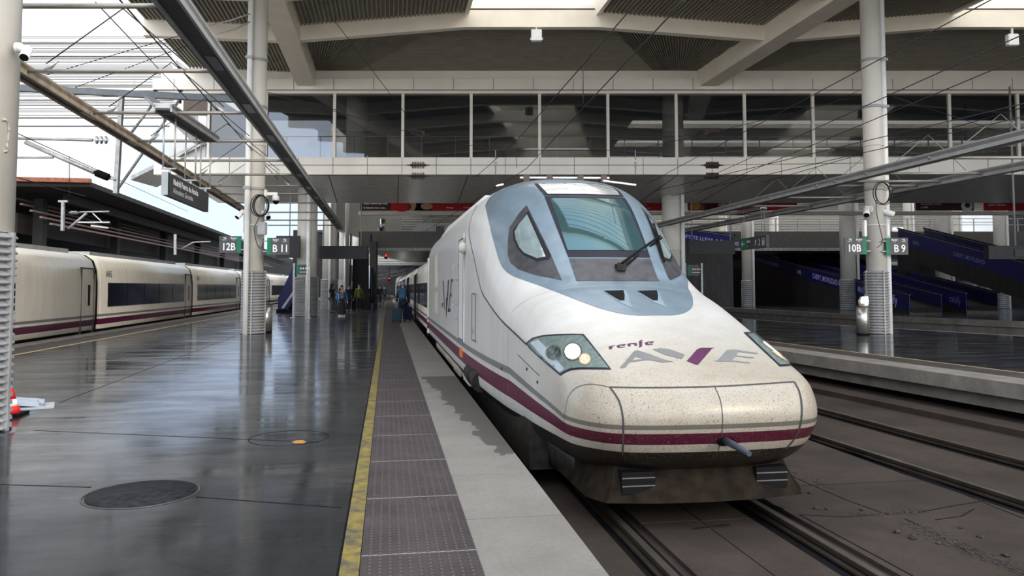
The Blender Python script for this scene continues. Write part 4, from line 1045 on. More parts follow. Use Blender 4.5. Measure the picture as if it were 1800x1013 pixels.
# right platform frame
fr = thing('lighting_frame', 'long hanging frame of grey channels and cross tubes over the right platform', 'lighting frame', (15, 20, ZF)); fr_off = Vector((15, 20, ZF))
def pr_(p): return Vector(p) - fr_off
C0, C1 = at_z(1850, 227, ZF), at_z(1150, 399, ZF); D0_, D1_ = at_z(1850, 283, ZF), at_z(1195, 408, ZF)
channel(fr, pr_(C0), pr_(C1), .30, .20, M_channel2, M_chdark, lights=False)
channel(fr, pr_(D0_), pr_(D1_), .30, .20, M_channel2, M_chdark, lights=False)
for yt in (276, 304, 318, 326, 347, 362, 375, 385, 394):
    D = (ZF - 1.55) * FPX / (505 - yt); a = on_line(C0, C1, D); b_ = on_line(D0_, D1_, D)
    rodx(fr, pr_(a - (b_ - a) * .06), pr_(b_ + (b_ - a) * .1), .045)
    if yt in (276, 304, 326, 347, 362):
        c = (a + b_) / 2 + Vector((0, 0, 1.2))
        for f in (.12, .82): q = a.lerp(b_, f); rodx(fr, pr_(q + Vector((0, 0, .1))), pr_(c), .011, M_tube, 'hanger_rod')
cc = [(on_line(C0, C1, D) + on_line(D0_, D1_, D)) / 2 + Vector((0, 0, 1.2)) for D in (12, 34)]
rodx(fr, pr_(cc[0]), pr_(cc[1]), .012, M_wire, 'support_cable')
e0, e1 = at_z(1342, 366, ZF), at_z(1292, 377, ZF); channel(fr, pr_(e0), pr_(e1), .3, .12, M_galv, M_chdark, 'sign_tray', lights=False)

# ================================================================== signs
M_sign = mat('sign_grey', (.06, .062, .065), .35, var=.05)
M_green = mat('sign_green', (.0, .16, .075), .4, var=.05)
M_letter = mat('sign_white', (.8, .8, .8), .4, var=.02)
def sign_local(t, w, h, texts, green=None, th=.05):
    """board in the local XZ plane facing -Y, centred on the origin"""
    bm = BM(); box(bm, -w / 2, w / 2, 0, th, -h / 2, h / 2); obj('board', bm, M_sign, t)
    if green: bm = BM(); box(bm, green[0], green[1], -.004, 0, -h / 2, h / 2); obj('green_band', bm, M_green, t)
    for s, size, x, z, al, bd in texts: flat_text(s, size, (x, -.008, z), (1, 0, 0), (0, 0, 1), M_letter, t, 'lettering', bold=bd, align=al, xs=.86)
def flag_sign(px, py, D, lab, big, left, label):
    t = thing('platform_sign', label, 'sign', at_d(px, py, D), -YAW)
    w, h = .73, .56
    if left:   # text left, green right
        sign_local(t, w, h, [(big, .34, -.05, -.085, 'CENTER', .006), ('Vía', .09, -.17, .21, 'CENTER', .002), ('Sector', .09, .12, .21, 'CENTER', .002), ('Platform', .045, -.2, .15, 'CENTER', 0), ('Sector', .045, .12, .15, 'CENTER', 0)], (w / 2 - .13, w / 2))
        bm = BM()
        for z in (-.17, .17): box(bm, w / 2, w / 2 + .14, .0, .05, z - .02, z + .02)
    else:
        sign_local(t, w, h, [(big, .34, .08, -.085, 'CENTER', .006), ('Sector', .09, -.08, .21, 'CENTER', .002), ('Vía', .09, .22, .21, 'CENTER', .002), ('Sector', .045, -.08, .15, 'CENTER', 0), ('Platform', .045, .22, .15, 'CENTER', 0)], (-w / 2, -w / 2 + .13))
        bm = BM()
        for z in (-.17, .17): box(bm, -w / 2 - .14, -w / 2, .0, .05, z - .02, z + .02)
    obj('bracket', bm, M_steelgrey, t)
flag_sign(404.5, 430, 25.2, '', '12B', True, 'grey sign reading 12B with a green band, left of the cream column')
flag_sign(489, 433, 25.0, '', 'B 11', False, 'grey sign reading B 11 with a green band, right of the cream column')
flag_sign(1504, 432.5, 25.2, '', '10B', True, 'grey sign reading 10B with a green band on the right column')
flag_sign(1577, 433, 25.2, '', 'B 9', False, 'grey sign reading B 9 with a green band on the right column')
# station name sign, parallel to the tracks
n0, n1 = at_d(294.5, 321, 15.1), at_d(366.5, 357.5, 18.6)
t = thing('station_name_sign', 'long dark sign with the station name hanging from rods over the left platform', 'sign', (n0 + n1) / 2)
L_ = (n1 - n0).length; dx = (n1 - n0).normalized(); dx.z = 0; dx.normalize(); rz = math.atan2(dx.y, dx.x); t.rotation_euler = (0, 0, rz)
bm = BM(); box(bm, -L_ / 2, L_ / 2, .0, .10, -.235, .23); obj('board', bm, M_sign, t)
bm = BM(); box(bm, -L_ / 2 - .02, -L_ / 2, -.01, .11, -.235, .23); obj('end_plate', bm, M_steelgrey, t)
bm = BM(); box(bm, -L_ / 2, -L_ / 2 + .16, -.004, 0, -.235, .23); obj('green_band', bm, mat('deep_green', (.02, .07, .045), .4), t)
flat_text('Madrid Puerta de Atocha', .17, (-L_ / 2 + .38, -.008, .085), (1, 0, 0), (0, 0, 1), M_letter, t, 'lettering', bold=.008, align='LEFT', xs=1.2)
flat_text('Almudena Grandes', .165, (-L_ / 2 + .38, -.008, -.09), (1, 0, 0), (0, 0, 1), M_letter, t, 'lettering', align='LEFT', xs=1.28)
for f in (-.42, .06, .46):
    for dy in (0, .22):
        bm = BM(); tube(bm, [(f * L_ - .0, dy - .05, .33), (f * L_, dy - .05, ZF - t.location.z)], .017, 8); obj('rod', bm, M_galv, t)
    bm = BM(); box(bm, f * L_ - .03, f * L_ + .03, -.08, .2, .32, .35); box(bm, f * L_ - .02, f * L_ + .02, .02, .07, .2, .33); obj('hook', bm, M_galv, t)
# exit sign of the right platform
def ang_sign(pa, pb, Da, Db, label, h, build, cat='sign', name='exit_sign'):
    a, b_ = at_d(*pa, Da), at_d(*pb, Db); t = thing(name, label, cat, (a + b_) / 2); d = b_ - a; t.rotation_euler = (0, 0, math.atan2(d.y, d.x)); build(t, math.hypot(d.x, d.y), h); return t
def b_exit(t, w, h):
    sign_local(t, w, h, [('Salidas', .17, -w / 2 + .66, .09, 'LEFT', .003), ('Exit', .11, -w / 2 + .66, -.12, 'LEFT', 0)], (-w / 2, -w / 2 + .58), .14)
    bm = BM(); x0 = -w / 2 + .29; box(bm, x0 - .17, x0 + .17, -.012, -.005, -.018, .018)
    for s in (-1, 1): bar(bm, (x0 - .17, -.008, 0), (x0 - .05, -.008, s * .13), .008, .035)
    obj('arrow', bm, M_letter, t)
    for k, x in enumerate((w * .10, w * .25, w * .40)):
        bm = BM()
        if k == 2:
            for a_, b_ in (((-.10, -.15), (.10, -.15)), ((-.10, .15), (.10, .15)), ((-.10, -.15), (-.10, .15)), ((.10, -.15), (.10, .15)), ((-.04, -.1), (-.04, .06)), ((.04, -.1), (.04, .06))): bar(bm, (x + a_[0], -.008, a_[1]), (x + b_[0], -.008, b_[1]), .008, .022)
        elif k == 0:
            for a_, b_ in (((-.08, -.13), (.05, -.02)), ((.0, -.08), (.02, .1)), ((.05, -.02), (.08, .13)), ((-.03, .05), (.04, .10))): bar(bm, (x + a_[0], -.008, a_[1]), (x + b_[0], -.008, b_[1]), .008, .024)
        else:
            for a_, b_ in (((-.08, -.15), (0, -.06)), ((0, -.06), (.0, .1)), ((0, .02), (.07, .05)), ((-.05, .15), (.03, .1)), ((0, -.06), (.07, -.15))): bar(bm, (x + a_[0], -.008, a_[1]), (x + b_[0], -.008, b_[1]), .008, .024)
        obj('pictogram', bm, M_letter, t)
    for x in (-w * .44, -w * .36, w * .30, w * .40):
        bm = BM(); tube(bm, [(x, .06, h / 2), (x, .06, ZF - t.location.z)], .018, 6); obj('rod', bm, M_galv, t)
ang_sign((1302, 430.5), (1346.5, 423.5), 36.0, 33.4, 'hanging grey exit sign with green arrow and pictograms over the right platform', .54, b_exit)
# dark hanging board of the bridge (back of an information display)
bm = BM(); box(bm, -1.38, 1.38, 0, .25, -.37, .37); o = obj('board', bm, mat('charcoal_board', (.018, .018, .019), .45, var=.08)); p = at_d(603, 444, 43.6)
t = thing('hanging_board', 'long blank charcoal board hanging left of the dark staircase', 'board', p, -YAW); o.parent = t
for x in (-1.15, 1.0): bm = BM(); tube(bm, [(x, .1, .37), (x, .1, 6.42 - p.z)], .03, 6); obj('hanger', bm, M_steelgrey, t)
p = at_d(1251, 435, 43.4); t = thing('hanging_board', 'long blank charcoal board hanging under the blue moving walkway', 'board', p, -YAW)
bm = BM(); box(bm, -1.32, 1.32, 0, .25, -.39, .39); obj('board', bm, mat('charcoal_board', (.018, .018, .019), .45), t)
for x in (-1.1, 1.1): bm = BM(); tube(bm, [(x, .1, .38), (x, .1, 6.5 - p.z)], .03, 6); obj('hanger', bm, M_steelgrey, t)
p = at_d(508, 434, 40); t = thing('hanging_board', 'dark display board partly hidden behind the B 11 sign', 'board', p, -YAW)
bm = BM(); box(bm, -.68, .55, 0, .2, -.58, .58); obj('board', bm, mat('charcoal_board', (.018, .018, .019), .45), t)
bm = BM(); tube(bm, [(0, .1, .4), (0, .1, 6.85 - p.z)], .03, 6); obj('hanger', bm, M_steelgrey, t)
# standing signs
def standing(px0, px1, D, ytop, ybot, yt2, label):
    c = at_d((px0 + px1) / 2, 505, D); t = thing('standing_sign', label, 'sign', (c.x, c.y, 0), -YAW); w = (px1 - px0) / FPX * D
    zt = 1.55 + (505 - ytop) * D / FPX; z1 = 1.55 + (505 - yt2) * D / FPX; z0 = 1.55 + (505 - ybot) * D / FPX
    for s in (-1, 1):
        bm = BM(); box(bm, s * w / 2 - .05, s * w / 2 + .05, -.03, .03, 0, zt); obj('post', bm, M_galv, t)
        bm = BM(); box(bm, s * w / 2 - .14, s * w / 2 + .14, -.12, .12, 0, .03); obj('foot', bm, M_galv, t)
    bm = BM(); box(bm, -w / 2 + .12, w / 2 - .16, -.03, .03, z0, z1); obj('board', bm, M_sign, t)
    bm = BM(); box(bm, -w / 2 + .12, -w / 2 + .27, -.036, -.03, z0, z1); obj('green_band', bm, M_green, t)
    bm = BM(); zc = (z0 + z1) / 2
    for k in range(4): box(bm, -.08 + .13 * k, .0 + .13 * k, -.036, -.03, zc + .02, zc + .10)
    box(bm, -.1, .38, -.036, -.03, zc - .14, zc - .11); obj('pictogram', bm, M_letter, t)
standing(516.5, 543.5, 38.6, 463, 483, 465.5, 'small grey sign with a green band on two posts beside the left column')
standing(1205, 1234, 44, 463, 485, 466, 'small grey sign with a green band on two posts behind the train nose')

# ================================================================== things fixed to the columns
def camera_dome(p, rz, label):
    t = thing('security_camera', label, 'camera', p, rz)
    bm = BM(); box(bm, -.30, .05, -.05, .05, .12, .22); box(bm, -.36, -.30, -.09, .09, 0, .3); obj('arm', bm, M_whitepaint, t)
    bm = BM(); lathe(bm, [(.04, .12), (.11, .10), (.12, -.05), (.10, -.06)], 18); obj('housing', bm, M_whitepaint, t)
    bm = BM(); lathe(bm, [(.10, -.05), (.09, -.13), (.05, -.17), (0, -.18)], 18, cap=False); obj('dome', bm, M_black, t)
camera_dome(at_d(485, 350, 25.2), -YAW, 'white dome security camera on an arm right of the left column')
def bullet(p, d, label, s=1.0, base=None):
    t = thing('security_camera', label, 'camera', p); d = Vector(d).normalized(); M = d.to_track_quat('Z', 'Y').to_matrix().to_4x4() @ Matrix.Scale(s, 4)
    bm = BM(); lathe(bm, [(.05, -.20), (.075, -.17), (.08, .08), (.078, .12), (.068, .12)], 18, M); obj('housing', bm, M_whitepaint, t)
    bm = BM(); lathe(bm, [(.070, .121), (.070, .128)], 18, M); obj('lens', bm, M_black, t)
    if base is not None:
        b_ = Vector(base) - p; bm = BM(); tube(bm, [b_, M @ Vector((0, 0, -.15))], .07 * s, 12, radii=[.085 * s, .05 * s]); lathe(bm, [(.09 * s, -.03), (.09 * s, .03)], 18, Matrix.Translation(b_) @ Matrix.Rotation(PI / 2, 4, 'Y')); obj('base', bm, M_whitepaint, t)
pc = at_d(45, 95, 8.1); bullet(pc, (.10, -.70, -.70), 'pale grey security camera pointing down on the left edge pillar', .62, at_d(33, 84, 8.25))
bullet(at_d(421, 378, 25.3), (-.5, -.5, -.7), 'small white camera on the left side of the left cream column', 1.1, at_d(431, 374, 25.3))
bullet(at_d(470, 379, 25.3), (.3, -.6, -.5), 'small white camera on the right side of the left cream column', 1.1, at_d(462, 375, 25.4))
bullet(at_d(1523, 373, 25.3), (-.35, -.5, -.6), 'small white camera on the left side of the right cream column', 1.3, at_d(1530, 368, 25.3))
bullet(at_d(1564, 375, 25.3), (.7, -.4, -.3), 'small white camera on the right side of the right cream column', 1.2, at_d(1557, 371, 25.4))
def junction(px, py, D, w, h, label, m=None):
    t = tag(obj('junction_box', (lambda b: (box(b, -w / 2, w / 2, -.1, .1, -h / 2, h / 2), bmesh.ops.bevel(b, geom=b.edges[:], offset=.02, segments=2, affect='EDGES'), b)[2])(BM()), m or M_steelgrey, loc=at_d(px, py, D), rot=HR), label, 'electrical box')
junction(461, 402, 25.1, .27, .42, 'grey electrical junction box on the right side of the left column')
junction(430, 394, 25.4, .06, .6, 'narrow pale antenna box on the left side of the left column', M_whitepaint)
junction(1519.5, 402, 25.3, .09, .55, 'narrow blue-white antenna box left of the right column', M_whitepaint)
junction(1559, 405, 25.5, .10, .40, 'rounded white antenna box right of the right column', M_whitepaint)
def coil(px, py, D, r, n, label, tail=None):
    c = at_d(px, py, D); bm = BM(); rs = random.Random(int(px))
    for k in range(n):
        rr = r * rs.uniform(.92, 1.05); o_ = rs.uniform(-.05, .05)
        tube(bm, [c + RT * (math.cos(a) * rr * .72 + o_) + Vector((0, 0, 1)) * math.sin(a) * rr + Vector((0, -.03 * k, 0)) for a in [2 * PI * i / 24 for i in range(24)]], .014, 6, closed=True)
    if tail:
        pts = [at_d(x, y, D) for x, y in tail]; tube(bm, [Vector(p) for p in catmull([tuple(p) for p in pts], 5)], .012, 6)
    tag(obj('cable_coil', bm, M_wire), label, 'cable')
coil(458, 362, 25.0, .36, 5, 'coil of black cable looped on the left cream column', [(458, 376), (452, 390), (447, 402), (452, 430), (460, 436), (463, 420)])
coil(1549, 340, 25.0, .38, 4, 'coil of black cable looped on the right cream column', [(1540, 352), (1541, 375), (1546, 398), (1551, 425), (1541, 436)])
# litter bins
def bin_(px, D, h, label, w=.24):
    c = at_d(px, 505, D); t = thing('litter_bin', label, 'bin', (c.x, c.y, 0), -YAW)
    bm = BM(); lathe(bm, [(w, .05), (w, h)], 28); obj('body', bm, mat('brushed_steel', (.42, .41, .38), .3, metal=.8, var=.15, scale=20, stretch=(1, 1, .03)), t)
    bm = BM(); lathe(bm, [(w * .97, 0), (w * .97, .07)], 28); obj('base', bm, M_black, t)
    bm = BM(); lathe(bm, [(w + .015, h - .02), (w + .02, h), (w * .82, h + .02), (w * .8, h - .12), (0, h - .14)], 28, cap=False); obj('rim', bm, mat('bin_rim', (.10, .10, .10), .35, metal=.6), t)
    return c
bin_(468, 26.3, .92, 'round brushed steel litter bin at the foot of the left column', .22)
cb = bin_(1515, 25.0, .93, 'round brushed steel litter bin with rubbish on top by the right column', .20)
bm = BM(); loft(bm, [[(-.10, -.07, 0), (.13, -.07, 0), (.13, .07, 0), (-.10, .07, 0)], [(-.13, -.08, .16), (.15, -.08, .16), (.15, .08, .16), (-.13, .08, .16)], [(-.06, -.05, .30), (.14, -.05, .33), (.14, .05, .33), (-.06, .05, .30)]], smooth=False)
tb = thing('paper_bag', 'crumpled white paper bag lying on top of the right litter bin', 'bag', (cb.x + .02, cb.y - .02, .935), -YAW); obj('bag', bm, M_whitepaint, tb)
bm = BM(); tube(bm, [Vector(p) for p in ((.02, -.05, .31), (.03, -.06, .38), (.08, -.06, .38), (.09, -.05, .32))], .008, 6); obj('handle', bm, M_steelgrey, tb)
bm = BM(); rs = random.Random(5)
for k in range(5): pebble(bm, Vector((cb.x - .14 + k * .03, cb.y - .12 + k * .01, .985)), .045)
tag(obj('food_scraps', bm, mat('brown_scraps', (.35, .16, .08), .7, var=.4)), 'brown food scraps beside the paper bag on the right bin', 'rubbish', kind='stuff')

# ================================================================== pipes, conduits and the chipped pillar
bm = BM()
c = at_z(10, 757, 0); rs = random.Random(2)
def onpillar(px, py):   # point on the round left pillar
    r = pray(px, py); o = CP - Vector((-4.56, 9.15, 0)); a = r.x ** 2 + r.y ** 2; b_ = 2 * (o.x * r.x + o.y * r.y); cc_ = o.x ** 2 + o.y ** 2 - .463 ** 2
    t_ = (-b_ - math.sqrt(max(b_ * b_ - 4 * a * cc_, 0))) / 2 / a; return CP + r * t_
tube(bm, [onpillar(x, y) for x, y in catmull([(3, 212), (10, 211), (15, 220), (15, 240), (12, 255), (13, 265), (6, 267)], 4)], .016, 5)
tag(obj('chipped_plaster', bm, mat('bare_plaster', (.30, .27, .23), .9, var=.5, scale=30)), 'hook-shaped chip of flaked plaster on the left edge pillar', 'damage')
# ================================================================== overhead line: wires, insulators, masts
def wire(pts, r, label, group, name='overhead_wire', m=None):
    bm = BM(); tube(bm, pts, r, 6); return tag(obj(name, bm, m or M_wire), label, 'wire', group)
ZC = 4.75   # contact wire over the near train
wire([at_z(1203, 0, 6.15), at_d(926, 296, 33), Vector((X0, 60, 5.9))], .013, 'thin overhead wire rising to the top edge above the train', 'overhead wires over the near train')
wire([at_z(1122, 0, 7.3), at_d(1024, 115, 17), at_d(906, 250, 30), Vector((X0 - .1, 60, 6.6))], .014, 'messenger wire of the overhead line left of the lower wire', 'overhead wires over the near train')
for (x0, y0, x1, y1, D, lb) in ((1025, 113, 1025, 182, 17.0, 'thin dropper hanging before the bridge glass, joining two wires'), (907, 248, 908, 296, 27.0, 'short dropper before the white band of the bridge, above the train')):
    wire([at_d(x0, y0, D), at_d(x1, y1, D)], .010, lb, 'droppers over the near train', 'dropper')
L2 = [((1800, 22), 12, (1312, 125), 18, (1218, 296), 30), ]
for pa, Da, pb, Db, lb in (((1760, -10), 12.5, (1140, 322), 36, 'wire of the right track running up to the top right corner'), ((1800, 60), 13, (1215, 325), 36, 'second wire of the right track entering at the right edge'), ((1800, 100), 14, (1225, 340), 36, 'third thin wire at the right, below the white floodlight'),
    ((1800, 182), 16, (1150, 336), 34, 'thin cable over the right platform above the grey channel'), ((1800, 205), 17, (1180, 345), 34, 'lower thin cable over the right platform'), ((560, 0), 20, (740, 236), 30, 'thin stay wire crossing the left glass of the bridge')):
    wire([at_d(*pa, Da), at_d(*pb, Db)], .011, lb, 'wires at the right and centre')
# cross-span wires with insulators, in front of the bridge
def insulator(t, c, d, n=8, r=.14, L=.62, m=None):
    d = Vector(d).normalized(); M = Matrix.Translation(c) @ d.to_track_quat('Z', 'Y').to_matrix().to_4x4(); prof = [(.02, -L * .75), (.03, -L * .5), (.05, -L * .5), (.05, -L * .4)]
    for k in range(n): z = -L * .36 + L * .72 * k / (n - 1); prof += [(.04, z - .02), (r, z - .008), (r, z + .008), (.04, z + .02)]
    prof += [(.05, L * .4), (.05, L * .5), (.03, L * .5), (.02, L * .75)]
    bm = BM(); lathe(bm, prof, 14, M); return obj('insulator', bm, m or mat('brown_insulator', (.055, .04, .035), .35, var=.2), t)
for y, lb, lo, hi in ((290.5, 'upper horizontal cross-span wire with ribbed insulators before the bridge', 300, 1530), (309.5, 'lower horizontal cross-span wire with ribbed insulators before the bridge', 300, 1530)):
    D = 30; a, b_ = at_d(470, y - (0 if y < 300 else 2), D), at_d(1530, y - (4 if y < 300 else 4), D); t = thing('cross_span', lb, 'wire', a)
    bm = BM(); tube(bm, [Vector((0, 0, 0)), at_d(735, y, D) - a, at_d(1252, y, D) - a, b_ - a], .012, 6); obj('wire', bm, M_wire, t)
    for px in (735, 1252): insulator(t, at_d(px, y, D) - a, RT)
a = at_d(470, 165, 30); t = thing('cross_span', 'sagging cross-span wire with sloping insulators crossing the bridge glass', 'wire', a)
P = [at_d(x, y, 30) - a for x, y in ((470, 165), (600, 199), (710, 230), (755, 240), (871, 265), (1116, 264), (1230, 238), (1272, 228), (1460, 182), (1530, 150))]
bm = BM(); tube(bm, P, .012, 6); obj('wire', bm, M_wire, t)
insulator(t, at_d(734, 233, 30) - a, at_d(752, 239, 30) - at_d(716, 229, 30)); insulator(t, at_d(1251, 233.5, 30) - a, at_d(1272, 229, 30) - at_d(1232, 239, 30))
for px in (871, 1117):
    bm = BM(); tube(bm, [at_d(px, 264, 30) - a, at_d(px, 281, 30) - a], .02, 6); lathe(bm, [(.03, -.1), (.07, -.06), (.03, -.02), (.07, .03), (.03, .08)], 10, Matrix.Translation(at_d(px, 288, 30) - a)); tube(bm, [at_d(px, 290, 30) - a, at_d(px, 306, 30) - a], .03, 6, radii=[.04, .02]); obj('suspension_clamp', bm, M_galv, t)
for (pa, pb, D, lb) in (((471, 162), (600, 196), 26, 'stay wire from the left column clamp to the bridge glass'), ((1530, 165), (1470, 178), 26, 'short stay wire left of the right column'), ((1556, 165), (1615, 185), 26, 'short stay wire right of the right column'), ((1615, 185), (1800, 245), 26, 'long stay wire from the right column to the right edge')):
    wire([at_d(*pa, D), at_d(*pb, D)], .012, lb, 'stay wires of the columns', 'stay_wire')
# ---- left: portal with struts, cantilevers and insulators against the sky
DG = 27.0
g = lambda x, y, D=DG: at_d(x, y, D)
t = thing('line_portal', 'grey steel portal beam with a post and slanting struts against the sky', 'portal', g(210, 170)); o0 = g(210, 170)
bm = BM(); bar(bm, g(-10, 153) - o0, g(440, 176) - o0, .22); obj('beam', bm, mat('blue_grey_steelwork', (.13, .145, .155), .45, metal=.2), t)
bm = BM(); bar(bm, g(214, 165) - o0, g(204, 340) - o0, .15); obj('post', bm, M_galv, t)
for pa, pb in (((272, 178), (226, 240)), ((318, 172), (206, 334))): bm = BM(); tube(bm, [g(*pa) - o0, g(*pb) - o0], .05, 8); obj('strut', bm, M_galv, t)
for px in (214, 273, 317): bm = BM(); bar(bm, g(px, 158) - o0, g(px, 182) - o0, .06); bar(bm, g(px - 4, 160) - o0, g(px + 4, 160) - o0, .05); obj('clamp', bm, M_grime_black, t)
bm = BM(); bar(bm, g(262, 172) - o0, g(352, 250, 21) - o0, .30, .12); obj('tray', bm, M_channel2, t)
def cantilever(label, pa, pb, pc, pd, D):
    o_ = at_d(*pa, D); t = thing('cantilever', label, 'overhead line arm', o_); bm = BM(); tube(bm, [at_d(*pa, D) - o_, at_d(*pb, D) - o_], .04, 8); obj('top_tube', bm, M_galv, t)
    bm = BM(); tube(bm, [at_d(*pc, D) - o_, at_d(*pd, D) - o_], .06, 8); obj('diagonal_tube', bm, M_galv, t); return t, o_
t, o_ = cantilever('grey overhead line arm with a black ribbed insulator, left against the sky', (24, 243), (163, 246.5), (45, 250), (166, 303), 20)
insulator(t, at_d(180, 308, 20) - o_, at_d(196, 315, 20) - at_d(166, 303, 20), 7, .10, .42, M_black)
bm = BM(); tube(bm, [at_d(192, 313, 20) - o_, at_d(203, 317, 20) - o_], .03, 6); obj('end_fitting', bm, M_galv, t)
bm = BM(); M_ = Matrix.Translation(at_d(178, 246, 20) - o_) @ RT.to_track_quat('Z', 'Y').to_matrix().to_4x4()
lathe(bm, [(.02, -.2)] + sum([[(.02, z - .04), (.11, z), (.02, z + .02)] for z in (-.12, 0, .12)], []) + [(.02, .2)], 16, M_); obj('glass_insulator', bm, mat('milky_glass', (.6, .62, .64), .15, spec=.7), t)
bm = BM(); tube(bm, [at_d(22, 277, 20) - o_, at_d(94, 277, 20) - o_], .03, 6); obj('steady_arm', bm, M_galv, t)
t, o_ = cantilever('pale overhead line arm below the dark canopy edge at left', (140, 373), (192, 372), (120, 402), (152, 375), 38)
bm = BM(); bar(bm, at_d(111, 353, 38) - o_, at_d(110, 406, 38) - o_, .13); bar(bm, at_d(103, 354, 38) - o_, at_d(119, 354, 38) - o_, .1); obj('post', bm, M_galv, t)
bm = BM(); tube(bm, [at_d(137, 391, 38) - o_, at_d(193, 391, 38) - o_], .035, 6); tube(bm, [at_d(160, 397, 38) - o_, at_d(190, 401, 38) - o_], .04, 6); tube(bm, [at_d(163, 375, 38) - o_, at_d(180, 391, 38) - o_], .025, 6); obj('steady_arm', bm, M_whitepaint, t)
M_i = mat('grey_insulator', (.2, .2, .2), .3); insulator(t, at_d(130, 374, 38) - o_, RT, 5, .09, .36, M_i)
bm = BM(); c = at_d(308, 440, 60); bar(bm, at_d(308, 412, 60), at_d(308, 448, 60), .16); tube(bm, [at_d(320, 437, 60), at_d(340, 426, 60), at_d(370, 425, 60)], .05, 6)
tag(obj('catenary_post', bm, M_galv), 'small grey overhead line post deep under the dark canopy', 'post')
for pa, Da, pb, Db, lb in (((25, 232), 18, (330, 372), 50, 'thin wire slanting down across the white sky at left'), ((22, 310), 16, (150, 345), 26, 'thin wire just above the rusty canopy edge'), ((122, 205 + 70), 26, (122, 345), 26, 'thin vertical dropper before the rusty canopy edge'),
    ((60, 138), 22, (334, 57), 24, 'stay wire rising to the right across the white louvres'), ((132, 154), 22, (334, 78), 24, 'lower stay wire rising to the right across the white louvres'), ((168, 4), 14, (330, 175), 22, 'long diagonal cable from the top node across the louvres'), ((268, 5), 12, (440, 215), 22, 'steep diagonal cable left of the left cream column')):
    wire([at_d(*pa, Da), at_d(*pb, Db)], .011, lb, 'thin wires at the left', 'stay_wire')
for (pa, pm, pb, D, lb) in (((366, 45), (405, 36), (440, 24), 24, 'upper turnbuckle stay anchored high on the left cream column'), ((380, 60), (415, 50), (440, 38), 24, 'lower turnbuckle stay anchored high on the left cream column')):
    bm = BM(); tube(bm, [at_d(*pa, D), at_d(*pm, D), at_d(*pb, D)], .02, 6, radii=[.012, .03, .02]); tag(obj('turnbuckle', bm, M_galv), lb, 'fitting', 'turnbuckles on the left column')
# ================================================================== left: dark old canopy, louvred hall
M_rust = mat('rusty_fascia', (.20, .07, .04), .7, var=.35, scale=2)
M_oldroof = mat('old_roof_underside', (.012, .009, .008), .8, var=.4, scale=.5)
XC = -31.0
c0_, c1_ = at_x(160, 322, XC), at_x(520, 459, XC)
f = Vector((XC, c0_.y, 12))
o = thing('old_canopy', 'dark old platform canopy with a rusty front edge beyond the left train', 'canopy', f)
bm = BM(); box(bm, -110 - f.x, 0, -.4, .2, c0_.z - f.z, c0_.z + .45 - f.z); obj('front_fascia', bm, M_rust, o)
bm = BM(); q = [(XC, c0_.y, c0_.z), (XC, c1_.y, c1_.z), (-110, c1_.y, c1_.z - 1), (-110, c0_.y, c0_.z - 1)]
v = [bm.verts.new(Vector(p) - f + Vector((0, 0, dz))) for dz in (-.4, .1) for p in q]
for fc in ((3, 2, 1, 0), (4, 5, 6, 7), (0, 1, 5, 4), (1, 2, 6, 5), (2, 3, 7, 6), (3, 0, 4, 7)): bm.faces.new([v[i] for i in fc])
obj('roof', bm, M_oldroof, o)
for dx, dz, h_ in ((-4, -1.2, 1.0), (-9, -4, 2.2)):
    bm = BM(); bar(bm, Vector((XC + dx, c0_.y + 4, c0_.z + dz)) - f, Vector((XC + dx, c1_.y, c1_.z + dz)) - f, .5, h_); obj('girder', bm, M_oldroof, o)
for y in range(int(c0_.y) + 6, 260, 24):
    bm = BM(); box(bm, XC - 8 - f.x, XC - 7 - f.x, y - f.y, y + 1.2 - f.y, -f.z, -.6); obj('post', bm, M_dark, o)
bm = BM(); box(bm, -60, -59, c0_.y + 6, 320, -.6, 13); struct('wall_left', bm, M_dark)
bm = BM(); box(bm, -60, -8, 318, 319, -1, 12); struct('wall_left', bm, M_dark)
bm = BM(); box(bm, -32, -14.2, 10, 140, -.6, .0); struct('platform_left', bm, M_conc)
for k in range(5):
    bm = BM(); bar(bm, (XC - 5 - k, c0_.y + 3, 8.4 + .7 * k), (XC - 5 - k, 250, 8.0 + .7 * k), .3, .2)
    tag(obj('cable_tray', bm, mat('dusty_tray', (.16, .11, .10), .7)), 'long dusty cable tray running deep under the dark old canopy', 'cable tray', 'cable trays under the old canopy')
# louvred hall
M_louvre = mat('white_louvre', (.46, .46, .455), .5, var=.04)
DL = 120; t = thing('louvred_hall', 'huge white louvred roof of the neighbouring hall against the sky', 'building', at_d(150, 215, DL), -YAW)
w0, w1 = (-60 - 150) / FPX * DL, (300 - 150) / FPX * DL
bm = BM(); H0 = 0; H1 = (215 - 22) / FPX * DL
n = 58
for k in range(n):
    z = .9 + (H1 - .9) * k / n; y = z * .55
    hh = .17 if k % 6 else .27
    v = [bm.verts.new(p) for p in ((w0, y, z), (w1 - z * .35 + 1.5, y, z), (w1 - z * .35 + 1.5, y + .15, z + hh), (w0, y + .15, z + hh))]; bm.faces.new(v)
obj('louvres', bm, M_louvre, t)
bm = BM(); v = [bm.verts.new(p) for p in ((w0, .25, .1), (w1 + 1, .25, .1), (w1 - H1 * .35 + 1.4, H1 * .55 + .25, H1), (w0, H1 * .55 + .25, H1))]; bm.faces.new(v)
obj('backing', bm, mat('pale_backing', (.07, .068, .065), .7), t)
bm = BM(); box(bm, w0, w1 + 11, -.5, .5, -.65, .45); obj('gutter', bm, M_whitepaint, t)
for k in range(6):
    z = H1 * (k + .5) / 6; bm = BM(); tube(bm, [(w0, z * .55 - .2, z), (w1 - z * .35 + 1, z * .55 - .2, z)], .18, 8); obj('purlin', bm, M_cream, t)
